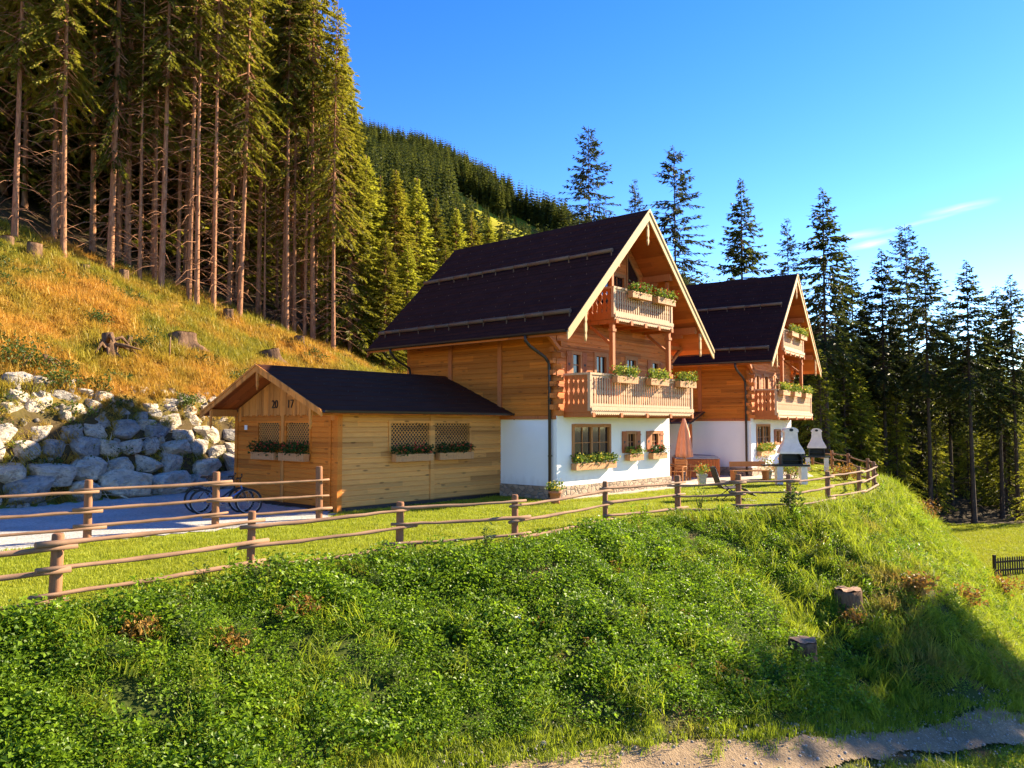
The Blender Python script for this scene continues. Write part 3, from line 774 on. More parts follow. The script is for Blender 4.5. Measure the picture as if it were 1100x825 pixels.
TV = {}
def make_tree_kinds():
    g = M['needle_gold']; l = M['needle_lime']; d = M['needle_dark']; bl = M['needle_blue']; br = M['bark_red']; bd = M['bark_dark']
    for i in range(4):
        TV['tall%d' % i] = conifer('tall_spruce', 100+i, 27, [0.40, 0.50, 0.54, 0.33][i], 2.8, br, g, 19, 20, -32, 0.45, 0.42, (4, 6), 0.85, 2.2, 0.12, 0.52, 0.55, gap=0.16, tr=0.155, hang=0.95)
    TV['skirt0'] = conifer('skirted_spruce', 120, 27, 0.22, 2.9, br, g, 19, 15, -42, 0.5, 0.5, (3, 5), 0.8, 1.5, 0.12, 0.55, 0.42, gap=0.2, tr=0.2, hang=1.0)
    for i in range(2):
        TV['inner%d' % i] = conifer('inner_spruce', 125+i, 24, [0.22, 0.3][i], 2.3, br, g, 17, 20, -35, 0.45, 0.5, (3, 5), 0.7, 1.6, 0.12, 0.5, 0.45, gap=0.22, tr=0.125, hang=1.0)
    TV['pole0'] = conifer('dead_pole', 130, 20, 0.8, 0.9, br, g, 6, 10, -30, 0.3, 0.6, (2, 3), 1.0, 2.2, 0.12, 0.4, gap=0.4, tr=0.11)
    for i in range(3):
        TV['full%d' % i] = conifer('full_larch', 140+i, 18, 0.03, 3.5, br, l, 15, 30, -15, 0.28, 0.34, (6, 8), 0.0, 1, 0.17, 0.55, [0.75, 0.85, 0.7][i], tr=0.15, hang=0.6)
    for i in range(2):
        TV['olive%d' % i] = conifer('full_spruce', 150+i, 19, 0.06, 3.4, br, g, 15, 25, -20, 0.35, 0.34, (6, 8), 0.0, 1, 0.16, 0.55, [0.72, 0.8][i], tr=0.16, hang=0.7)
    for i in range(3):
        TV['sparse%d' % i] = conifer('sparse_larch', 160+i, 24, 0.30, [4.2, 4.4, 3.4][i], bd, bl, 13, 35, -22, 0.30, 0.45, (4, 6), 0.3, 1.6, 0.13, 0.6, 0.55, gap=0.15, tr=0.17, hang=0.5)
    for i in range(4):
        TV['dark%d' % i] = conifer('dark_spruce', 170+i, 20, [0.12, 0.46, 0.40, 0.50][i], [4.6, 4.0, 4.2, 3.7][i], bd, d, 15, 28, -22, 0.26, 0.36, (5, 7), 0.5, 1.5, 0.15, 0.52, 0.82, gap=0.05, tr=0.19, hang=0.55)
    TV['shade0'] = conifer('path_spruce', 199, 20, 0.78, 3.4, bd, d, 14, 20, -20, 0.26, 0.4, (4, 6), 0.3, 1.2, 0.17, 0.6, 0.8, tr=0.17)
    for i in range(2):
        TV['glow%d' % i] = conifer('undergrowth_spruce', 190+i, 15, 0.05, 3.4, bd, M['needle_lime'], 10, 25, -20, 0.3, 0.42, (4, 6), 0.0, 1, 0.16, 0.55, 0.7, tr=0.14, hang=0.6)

TREE_FIRST = {}
def tree(kind, pos, H, label, name='spruce_tree', group=None, rz=None, wid=1.0, cat='tree', lean=(0, 0)):
    tr, cr, h0 = TV[kind]
    s = H/h0
    t = thing(name, label, cat, (pos[0], pos[1], pos[2]-0.05), rz if rz is not None else random.uniform(0, 6.28), group)
    t.rotation_euler[0] = lean[0]; t.rotation_euler[1] = lean[1]
    t.scale = (s*wid, s*wid, s)
    link_mesh('trunk', tr, t); link_mesh('crown', cr, t)
    return t

def tree_to(kind, px, d, topy, label, **kw):
    """tree standing at a distance under column px, reaching the height seen in the photograph"""
    p = at_d(px, d); r_ = ray(px, topy)
    H = CAM_Z + r_.z/r_.y*d - p.z
    return tree(kind, p, H, label, **kw)

def build_trees():
    random.seed(12)
    GF = 'spruces along the front edge of the hillside forest'
    front = [  # px, base y, kind, H, label
        (68, 276, 'tall3', 27, 'thin-stemmed spruce in deep shade, left of the skirted spruce'),
        (118, 292, 'skirt0', 29, 'spruce with long golden drooping boughs halfway down its slim lit trunk'),
        (150, 303, 'pole0', 21, 'thin bare pole of a spruce just right of the golden skirted spruce'),
        (173, 313, 'tall0', 30, 'thick straight reddish trunk, tall spruce fourth from the left at the hill edge'),
        (203, 326, 'tall1', 30, 'tall spruce with pale trunk standing closest in front of a thinner twin'),
        (211, 330, 'pole0', 26, 'thinner twin trunk close behind the pale trunked spruce'),
        (229, 334, 'tall2', 28, 'dark slim spruce trunk between the twin trunks and the thickest trunk'),
        (257, 343, 'tall3', 30, 'thickest trunk at the hill edge, spruce bristling with dead side twigs'),
        (284, 349, 'pole0', 17, 'bare dead spruce pole with feathery grey twigs, beside the thickest trunk'),
        (304, 357, 'tall1', 30, 'tall spruce, left trunk of the close row of straight stems above the annex'),
        (316, 362, 'tall0', 27, 'second stem of the close row of straight stems above the annex'),
        (327, 366, 'pole0', 24, 'thin pale stem in the middle of the close row above the annex'),
        (336, 369, 'tall2', 31, 'tall spruce at the forest corner with its dark spire against the blue sky'),
        (358, 377, 'tall3', 24, 'spruce just right of the forest corner spire with a half bare trunk'),
        (376, 382, 'olive0', 19, 'bushy olive spruce where the forest edge meets the house roof')]
    for px, py, k, H, lab in front:
        p = hit(px, py, 30)
        tree(k, p, H, lab, 'spruce_tree' if k != 'pole0' else 'dead_spruce' if H < 18 else 'spruce_tree', GF, wid=random.uniform(0.9, 1.08), lean=(0, random.uniform(-0.01, 0.01)))
    # stand behind the edge
    lab = 'tall spruce deep in the dark hillside forest, behind the lit front row of trunks'
    g = 'spruces inside the hillside forest'
    rnd = random.Random(5); got = []
    tries = 0
    while len(got) < 150 and tries < 9000:
        tries += 1
        e = rnd.uniform(-1.0, 1.0); dpt = rnd.uniform(1.2, 44)
        # along the edge of the forest (from the left edge to behind the roof), then uphill
        x = -16.5 + e*12.5 - 0.78*dpt; y = 47.7 + e*14.5 + 0.62*dpt
        if any((x-a)**2+(y-b)**2 < 3.4 for a, b in got): continue
        z = hz(x, y); u, v = proj(x, y, z+8)
        if u < -70 or u > 372: continue
        got.append((x, y))
        tree(rnd.choice(['inner0', 'inner1', 'inner1', 'tall3', 'pole0', 'tall1'] if dpt < 6 else ['tall0', 'tall1', 'tall2', 'tall3', 'inner0', 'inner1', 'pole0'] if dpt < 15 else ['inner0', 'olive0', 'olive1', 'olive1', 'tall3']), (x, y, z), rnd.uniform(24, 33) if u < 330 else rnd.uniform(20, 26), lab, 'spruce_tree', g, wid=rnd.uniform(0.9, 1.2))
    # yellow-green trees between forest and house
    mid = [(392, 60, 166, 'full0', 'tall yellow-green larch with the highest tip beside the forest corner'),
           (407, 66, 188, 'olive1', 'olive spruce tucked just behind the highest yellow-green larch'),
           (424, 62, 182, 'olive0', 'dark sided olive spruce left of the broad lime green larch'),
           (447, 66, 190, 'full1', 'broad lime green larch glowing in the sun above the roof corner'),
           (432, 74, 205, 'full2', 'small lime larch half hidden behind the broad one'),
           (468, 72, 212, 'olive1', 'olive spruce with a slim tip directly above the far end of the big ridge'),
           (489, 78, 222, 'full0', 'young larch in the saddle behind the big ridge, right of the slim olive spruce'),
           (505, 86, 226, 'olive0', 'shaded spruce low behind the big roof near the hillside meadow'),
           (524, 95, 233, 'full2', 'lowest lime larch peeping over the big roof below the meadow'),
           (540, 100, 240, 'olive1', 'dark spruce tip just above the roof below the mountain meadow'),
           (478, 64, 262, 'olive0', 'short olive spruce whose tip meets the far corner of the big roof'),
           (412, 56, 248, 'olive0', 'short dense spruce at the hill edge in front of the yellow-green larches'),
           (437, 58, 262, 'full2', 'short lime larch in front of the broad larch, left of the roof')]
    for px, d, ty, k, lb in mid:
        tree_to(k, px, d, ty, lb, name='larch_tree' if 'larch' in lb else 'spruce_tree', group='sunlit trees beside the big roof', wid=1.3)
    # tall trees behind the houses
    beh = [(634, 76, 135, 'sparse0', 'tall ragged larch standing alone behind the big roof, left of the gable tip', 'larch_tree'),
           (683, 92, 192, 'sparse2', 'small ragged larch tip peeping over the ridge just left of the gable tip', 'larch_tree'),
           (727, 74, 157, 'sparse1', 'broad see-through larch rising between the two roofs', 'larch_tree'),
           (799, 80, 193, 'dark0', 'dense dark spruce with a neat cone above the second roof', 'spruce_tree'),
           (848, 78, 234, 'sparse2', 'thin grey larch left of the tallest spruce, behind the second gable', 'larch_tree'),
           (889, 60, 202, 'dark1', 'tallest dark spruce right of the second gable with a bare lower trunk', 'spruce_tree')]
    for px, d, ty, k, lb, nm in beh:
        tree_to(k, px, d, ty, lb, name=nm, group='tall trees behind the two houses', wid=0.95 if k != 'sparse2' else 0.8)
    rt = [(919, 68, 283, 'dark2', 'thin dark spruce close to the right of the tallest spruce'),
          (951, 66, 267, 'dark1', 'dark spruce left of the slender larch in the right-hand wood'),
          (977, 70, 240, 'sparse0', 'slender larch tip rising highest above the right-hand wood'),
          (997, 64, 265, 'dark3', 'dark spruce directly right of the slender larch tip'),
          (1043, 63, 279, 'dark1', 'evenly coned spruce standing clear in the right-hand wood'),
          (1073, 66, 306, 'dark2', 'lower spruce between the evenly coned one and the tree at the picture edge'),
          (1090, 65, 295, 'dark3', 'last dark spruce of the wood at the right edge of the picture'),
          (1020, 70, 318, 'dark2', 'shorter spruce filling the gap left of the evenly coned spruce'),
          (934, 76, 320, 'dark0', 'broad dark spruce low down behind the thin one in the wood'),
          (964, 78, 330, 'dark0', 'broad low spruce in the middle of the right-hand wood'),
          (1062, 80, 345, 'dark0', 'broad low spruce deep in the wood near the right edge'),
          (905, 70, 330, 'dark3', 'short dark spruce at the left end of the right-hand wood')]
    for px, d, ty, k, lb in rt:
        tree_to(k, px, d, ty, lb, name='spruce_tree' if 'larch tip rising' not in lb else 'larch_tree', group='trees of the right-hand wood', wid=1.0)
    lab = 'dark spruce deep inside the right-hand wood'
    rnd = random.Random(8); got = []
    tries = 0
    while len(got) < 62 and tries < 5000:
        tries += 1
        px = rnd.uniform(850, 1200); d = rnd.uniform(68, 130)
        x = (px-550)/FPX*d
        if any((x-a)**2+(d-b)**2 < 9 for a, b in got): continue
        got.append((x, d))
        p = at_d(px, d)
        top = 300+rnd.uniform(60, 140) + max(0, (px-880))*0.10
        H = CAM_Z + (456-top)/FPX*d - p.z
        tree(rnd.choice(['dark1', 'dark2', 'dark3', 'dark0'] if d < 85 else ['dark0', 'dark0', 'dark2']), p, min(max(H, 7), 24), lab, 'spruce_tree', 'spruces deep in the right-hand wood')
    lab = 'yellow-green young spruce glowing behind the dark trunks of the right-hand wood'
    for i in range(74):
        px = rnd.uniform(840, 1110); d = rnd.uniform(62, 95)
        if i >= 46: px = rnd.uniform(930, 1110); d = rnd.uniform(64, 84)
        if i < 12: px = rnd.uniform(845, 935); d = rnd.uniform(56, 70)
        p = at_d(px, d); top = rnd.uniform(395, 470) if i >= 12 else rnd.uniform(340, 430)
        H = max(4.0, CAM_Z + (456-top)/FPX*d - p.z)
        tree('glow%d' % (i % 2), p, H, lab, 'young_spruce', 'young spruces in the right-hand wood')
    # trees right of the frame whose shade falls on the foot of the bank
    lab = 'spruce beside the path whose shadow falls across the foot of the bank'
    el = R(sun_el); dx, dy = math.sin(R(sun_az)), math.cos(R(sun_az))
    for px, py, s in SHADERS:
        t = hit(px, py); x, y = t.x+dx*s, t.y+dy*s
        z = hz(x, y); H = t.z + s*math.tan(el) - z
        tree('shade0', (x, y, z), H, lab, 'spruce_tree', 'spruces beside the path', wid=1.15)
SHADERS = [(735, 760, 31), (790, 750, 30), (850, 742, 29), (915, 744, 29), (980, 752, 29), (1040, 764, 29), (900, 775, 31)]

# ------------------------------------------------------------------ mountain
def build_mountain():
    ridge = [(-620, 820, 520), (-286, 800, 382), (-161, 750, 284), (-77.6, 650, 229), (-38, 590, 192), (-6.2, 520, 150), (19.6, 470, 121), (35, 440, 104), (77, 430, 74), (118, 425, 42), (167, 420, 16), (275, 430, 3), (420, 450, -2)]
    foot = [(-330, 250, 60), (-190, 210, 45), (-120, 190, 36), (-75, 180, 26), (-45, 172, 20), (-20, 168, 15), (0, 165, 10), (15, 165, 8), (40, 170, 6), (75, 180, 4), (120, 200, 1), (210, 240, -4), (330, 300, -6)]
    nu, nv = 240, 90
    Rg = np.array(ridge, float); Ft = np.array(foot, float)
    u = np.linspace(0, len(ridge)-1, nu)
    def ip(A): return np.stack([np.interp(u, np.arange(len(A)), A[:, k]) for k in range(3)], 1)
    A, B = ip(Rg), ip(Ft)
    v = np.linspace(0, 1, nv)
    P = B[None]*(1-v)[:, None, None] + A[None]*v[:, None, None]
    bul = np.sin(v*PI)[:, None]*18
    nz = (fbm(P[..., 0]*0.02, P[..., 1]*0.02, 33)-0.47)*30*np.sin(v*PI)[:, None]
    P[..., 2] += (bul*0.25 + nz)*np.clip(P[..., 2]/60, 0, 1)
    back = A + np.array([60, 200, 0]); back[:, 2] = -10
    P = np.concatenate([P, back[None]], 0)
    i = np.arange(nu*(nv+1)).reshape(nv+1, nu)
    F = np.stack([i[:-1, :-1], i[:-1, 1:], i[1:, 1:], i[1:, :-1]], -1).reshape(-1, 4)
    m, nt, b = newmat('mountain meadow')
    vv = texco(nt)
    c = mixc(nt, ramp(nt, noise_(nt, vv, 0.02, 6, 0.65), [(0.4, 0.0), (0.6, 1.0)]), (0.24, 0.27, 0.022), (0.40, 0.34, 0.045))
    c = mixc(nt, ramp(nt, noise_(nt, vv, 0.05, 5, 0.6), [(0.55, 0.0), (0.64, 0.8)]), c, (0.36, 0.19, 0.06))
    nt.links.new(mixc(nt, math_(nt, 'MULTIPLY', noise_(nt, vv, 0.6, 4), 0.5), c, tuple([0.05, 0.07, 0.01])), b.inputs['Base Color'])
    b.inputs['Roughness'].default_value = 1.0; b.inputs['Specular IOR Level'].default_value = 0.0
    tag(link_mesh('mountain', np_mesh('mountain', P.reshape(-1, 3), F, [m], smooth=True)), kind='structure')
    # far wood
    r = np.random.default_rng(2)
    n = 26000
    uu = r.uniform(0.6, len(ridge)-1.05, n); vv = r.uniform(0.02, 1.0, n)
    iu = np.clip((uu/(len(ridge)-1)*(nu-1)), 0, nu-1.01); iv = vv*(nv-1)
    a = iu.astype(int); fu = (iu-a)[:, None]; c_ = np.minimum(iv.astype(int), nv-2); fv = (iv-c_)[:, None]
    Q = (P[c_, a]*(1-fu)+P[c_, a+1]*fu)*(1-fv) + (P[c_+1, a]*(1-fu)+P[c_+1, a+1]*fu)*fv
    px, py = proj(Q[:, 0], Q[:, 1], Q[:, 2])
    meadow = in_poly(px+10*(fbm(Q[:, 0]*.05, Q[:, 2]*.05, 5)-0.47), py, [(484, 214), (505, 214), (540, 236), (554, 231), (592, 256), (625, 276), (640, 310), (530, 310), (492, 262)]) | in_poly(px, py, [(470, 200), (482, 198), (545, 248), (536, 254)])
    keep = (px > 330) & (px < 1110) & ~(meadow & (r.uniform(0, 1, n) < 0.95)) 
    keep &= r.uniform(0, 1, n) < np.where(px > 640, 0.5, 1.0)
    Q = Q[keep]
    k = len(Q)
    prs = []
    for s in range(3):
        C, D, L, W, N_ = [], [], [], [], []
        rr = np.random.default_rng(300+s)
        for lz in np.linspace(0.06, 0.98, 15):
            nb = 9 if lz < 0.8 else 5
            for q in range(nb):
                az = rr.uniform(0, 6.28); rad = 0.17*(1-lz)**0.8+0.012
                C.append((0, 0, lz)); D.append((math.cos(az), math.sin(az), rr.uniform(-0.75, -0.2))); L.append(rad*rr.uniform(0.8, 1.25)); W.append(0.5*rad+0.02); N_.append((0.2*rr.normal(), 0.2*rr.normal(), 1))
        C = np.array(C, float); V, F2 = diamonds(C, np.array(D), np.array(N_), np.array(L), np.array(W))
        V = np.concatenate([V, [[0.012, 0, -0.05], [-0.006, 0.01, -0.05], [-0.006, -0.01, -0.05], [0, 0, 0.97]]]); o = len(V)-4
        F2 = np.concatenate([F2, [[o, o+1, o+3, o+3], [o+1, o+2, o+3, o+3], [o+2, o, o+3, o+3]]])[:len(F2)]
        prs.append(proto(np_mesh('far_conifer', V, F2, M['needle_far'], rr.uniform(0, 1, len(F2)))))
    scatter('mountain_forest', 'far conifer forest covering the mountainside behind the houses', Q, np.where(meadow[keep], r.uniform(4, 9, k), r.uniform(10, 25, k)), np.stack([np.zeros(k), np.zeros(k), r.uniform(0, 6.28, k)], 1), r.integers(0, 3, k), prs)

# ------------------------------------------------------------------ building helpers
def minus(a, b, holes):
    """interval [a,b] minus holes"""
    out = [(a, b)]
    for h0, h1 in holes:
        nx = []
        for p, q in out:
            if h1 <= p or h0 >= q: nx.append((p, q))
            else:
                if h0 > p: nx.append((p, h0))
                if h1 < q: nx.append((h1, q))
        out = nx
    return [(p, q) for p, q in out if q-p > 0.02]

def courses(mb, o, ux, un, a0, a1, z0, z1, ch, openings=(), thick=0.16, lim=None, bulge=0.018, m=0):
    """log or board wall: o + a*ux + z, outside towards un; openings (a0,a1,z0,z1); lim(z) -> (a0,a1) shortens courses"""
    o = Vector(o); ux = Vector(ux); un = Vector(un); Z = Vector((0, 0, 1))
    zb = sorted(set([z0, z1] + [round(z0+ch*i, 4) for i in range(1, int((z1-z0)/ch)+1)]))
    zb = [z for z in zb if z0 <= z <= z1+1e-6]
    cuts = sorted(set(zb + [h for op in openings for h in op[2:4] if z0 < h < z1]))
    for k in range(len(cuts)-1):
        lo, hi = cuts[k], cuts[k+1]
        if hi-lo < 0.012: continue
        mid = (lo+hi)/2
        A0, A1 = (a0, a1)
        if lim:
            l = lim(hi); A0, A1 = max(a0, l[0]), min(a1, l[1])
            l2 = lim(lo); B0, B1 = max(a0, l2[0]), min(a1, l2[1])
            if B1-B0 < 0.05: continue
            if A1 < A0: A0 = A1 = (A0+A1)/2
        hs = [(op[0], op[1]) for op in openings if op[2] < mid < op[3]]
        for p, q in minus(B0 if lim else A0, B1 if lim else A1, hs):
            pt, qt = (A0 if (lim and p == B0) else p), (A1 if (lim and q == B1) else q)
            c = min(0.02, (hi-lo)*0.3)
            prof = [(lo, 0.0), (lo+c, bulge), (hi-c, bulge), (hi, 0.0), (hi, -thick), (lo, -thick)]
            def at(t0, t1):
                return [o + ux*(t0+(t1-t0)*(z-lo)/(hi-lo)) + un*d + Z*z for z, d in prof]
            v = at(p, pt) + at(q, qt); n = 6
            fs = [(0, 1, 2, 3, 4, 5)[::-1], (6, 7, 8, 9, 10, 11)] + [(i, (i+1) % n, n+(i+1) % n, n+i) for i in range(n)]
            if ux.cross(Z).dot(un) < 0: fs = [f[::-1] for f in fs]
            mb.add(v, fs, m)
    return mb

def wavy(mb, o, ux, un, length, z0, z1, pitch=0.14, th=0.025, prof=None):
    """balusters with sawn wavy sides, gaps between them make vase shaped openings"""
    prof = prof or [(0, .5), (.08, .5), (.17, .30), (.27, .46), (.38, .5), (.52, .20), (.64, .46), (.74, .5), (.83, .28), (.92, .5), (1, .5)]
    o = Vector(o); ux = Vector(ux); un = Vector(un); n = max(1, round(length/pitch)); p = length/n
    for k in range(n):
        c = (k+0.5)*p
        L = [o + ux*(c-w*p*0.97) + Vector((0, 0, z0+(z1-z0)*t)) for t, w in prof]
        Rr = [o + ux*(c+w*p*0.97) + Vector((0, 0, z0+(z1-z0)*t)) for t, w in prof]
        m = len(prof)
        vs = [q + un*th for q in L] + [q + un*th for q in Rr] + L + Rr
        fs = []
        for i in range(m-1):
            fs += [(i, m+i, m+i+1, i+1), (2*m+i, 2*m+i+1, 3*m+i+1, 3*m+i), (i, i+1, 2*m+i+1, 2*m+i), (m+i, 3*m+i, 3*m+i+1, m+i+1)]
        mb.add(vs, fs)

def scallop(mb, o, ux, un, length, z0, z1, pitch=0.12, th=0.03):
    o = Vector(o); ux = Vector(ux); n = max(1, round(length/pitch)); p = length/n
    for k in range(n):
        poly = [(k*p, z1), (k*p, z0+0.05), (k*p+p*.2, z0+0.015), (k*p+p*.5, z0), (k*p+p*.8, z0+0.015), (k*p+p, z0+0.05), (k*p+p, z1)]
        mb.prism(poly, o, ux, (0, 0, 1), Vector(un)*th)

def window(parent, o, ux, un, a0, a1, z0, z1, nx=2, nz=2, shut=False, fw=0.07, door=False, curtain=True):
    """frame in an opening, recessed pane with glazing bars, shutters folded on the wall"""
    o = Vector(o); ux = Vector(ux); un = Vector(un); Z = Vector((0, 0, 1))
    def bx(mb, p, q, r0, r1, d0, d1, m=0):
        mb.obox(o + ux*(p+q)/2 + Z*(r0+r1)/2 + un*(d0+d1)/2, ux*(q-p)/2, un*(d1-d0)/2, Z*(r1-r0)/2, m)
    f = MB()
    bx(f, a0-0.05, a0+fw, z0-0.05, z1+0.05, -0.10, 0.045); bx(f, a1-fw, a1+0.05, z0-0.05, z1+0.05, -0.10, 0.045)
    bx(f, a0+fw, a1-fw, z1-fw, z1+0.05, -0.10, 0.042); bx(f, a0+fw, a1-fw, z0-0.05, z0+fw, -0.10, 0.06)
    w = a1-a0-2*fw; nc = nx
    for i in range(1, nc):
        c = a0+fw+w*i/nc; t = 0.05 if (nc == 4 and i == 2) else 0.016
        bx(f, c-t, c+t, z0+fw, z1-fw, -0.09, 0.02 if t > .03 else -0.015)
    for j in range(1, nz):
        c = z0+fw+(z1-z0-2*fw)*j/nz
        bx(f, a0+fw, a1-fw, c-0.014, c+0.014, -0.085, -0.018)
    wn = f.build('door' if door else 'window', M['wood_frame'], parent)
    p = MB(); bx(p, a0+fw-.004, a1-fw+.004, z0+fw-.004, z1-fw+.004, -0.07, -0.05)
    p.build('pane', M['glass'], wn)
    if shut:
        for sgn in (-1, 1):
            sw = (a1-a0)/2*0.95
            c = (a0-0.06-sw/2) if sgn < 0 else (a1+0.06+sw/2)
            s = MB()
            n = 3
            for k in range(n):
                q0 = c-sw/2+k*sw/n+0.004; q1 = c-sw/2+(k+1)*sw/n-0.004
                bx(s, q0, q1, z0-0.04, z1+0.04, 0.02, 0.05)
            bx(s, c-sw/2, c+sw/2, z0+0.06, z0+0.13, 0.05, 0.068); bx(s, c-sw/2, c+sw/2, z1-0.13, z1-0.06, 0.05, 0.068)
            so = s.build('shutter', M['wood_shutter'], wn)
            h = MB()                                           # raised dark heart, its colour stands in for the shade of a sawn opening
            hp = []
            for i in range(20):
                t = 2*PI*i/20
                hp.append((c+0.0042*16*math.sin(t)**3*1.0, (z0+z1)/2+0.0042*(13*math.cos(t)-5*math.cos(2*t)-2*math.cos(3*t)-math.cos(4*t))))
            h.prism(hp, o+un*0.0505, ux, Z, un*0.004)
            h.build('heart_shade', M['ink'], so)
    return wn

def balcony(parent, x0, x1, y, zf, zr, boxside=True):
    """balcony slab in front of a gable wall at y = 0 reaching to y (negative)"""
    s = MB()
    s.box(x0-0.02, x1+0.02, y-0.02, -0.03, zf-0.07, zf)
    n = 5
    for i in range(n):
        x = x0+0.08+(x1-x0-0.16)*i/(n-1)
        s.box(x-0.07, x+0.07, y-0.12, -0.02, zf-0.23, zf-0.075)
    s.box(x0, x1, y+0.02, y+0.12, zf-0.20, zf-0.0745)
    b = s.build('balcony', M['wood_beam'], parent)
    f = MB()
    f.box(x0-0.03, x1+0.03, y-0.052, y-0.022, zf-0.02, zf+0.14)
    scallop(f, (x0-0.03, y-0.054, 0), (1, 0, 0), (0, -1, 0), x1-x0+0.06, zf-0.15, zf+0.03)
    scallop(f, (x0-0.03, y-0.088, 0), (1, 0, 0), (0, -1, 0), x1-x0+0.06, zf-0.02, zf+0.13, 0.12, 0.025)
    f.build('scalloped_fascia', M['wood_grey'], b)
    q = MB(); wavy(q, (x0+0.05, y, 0), (1, 0, 0), (0, -1, 0), x1-x0-0.1, zf+0.15, zr-0.06, 0.15, prof=[(0, .5), (.07, .5), (.10, .24), (.30, .29), (.36, .20), (.42, .33), (.5, .33), (.56, .20), (.62, .29), (.90, .24), (.93, .5), (1, .5)])
    q.build('front_balusters', M['wood_grey'], b)
    for xx, nx in ((x0, -1), (x1, 1)):
        q = MB(); wavy(q, (xx, y+0.06, 0), (0, 1, 0), (nx, 0, 0), -y-0.14, zf+0.1, zr-0.06, 0.20)
        q.box(xx-0.02, xx+0.03, y+0.04, -0.06, zf-0.02, zf+0.10)
        q.build('side_panel', M['wood_beam'], b)
    h = MB()
    h.box(x0-0.05, x1+0.05, y-0.06, y+0.06, zr-0.06, zr+0.01); h.box(x0-0.05, x0+0.06, y+0.062, -0.06, zr-0.06, zr+0.01); h.box(x1-0.06, x1+0.05, y+0.062, -0.06, zr-0.06, zr+0.01)
    for xx in (x0, x1): h.box(xx-0.055, xx+0.055, y-0.055, y+0.055, zf-0.02, zr-0.062)
    h.build('handrail', M['wood_grey'], b)
    return b

def pendant(mb, x, y, z, L, t=0.05):
    pr = [(.06, 0), (.06, -.25), (.03, -.30), (.06, -.40), (.06, -.62), (.025, -.70), (.055, -.80), (.03, -.9), (.0, -1.0)]
    poly = [(-a, b*L) for a, b in pr] + [(a, b*L) for a, b in pr[::-1][1:]]
    mb.prism(poly, (x, y, z), (1, 0, 0), (0, 0, 1), (0, t, 0))

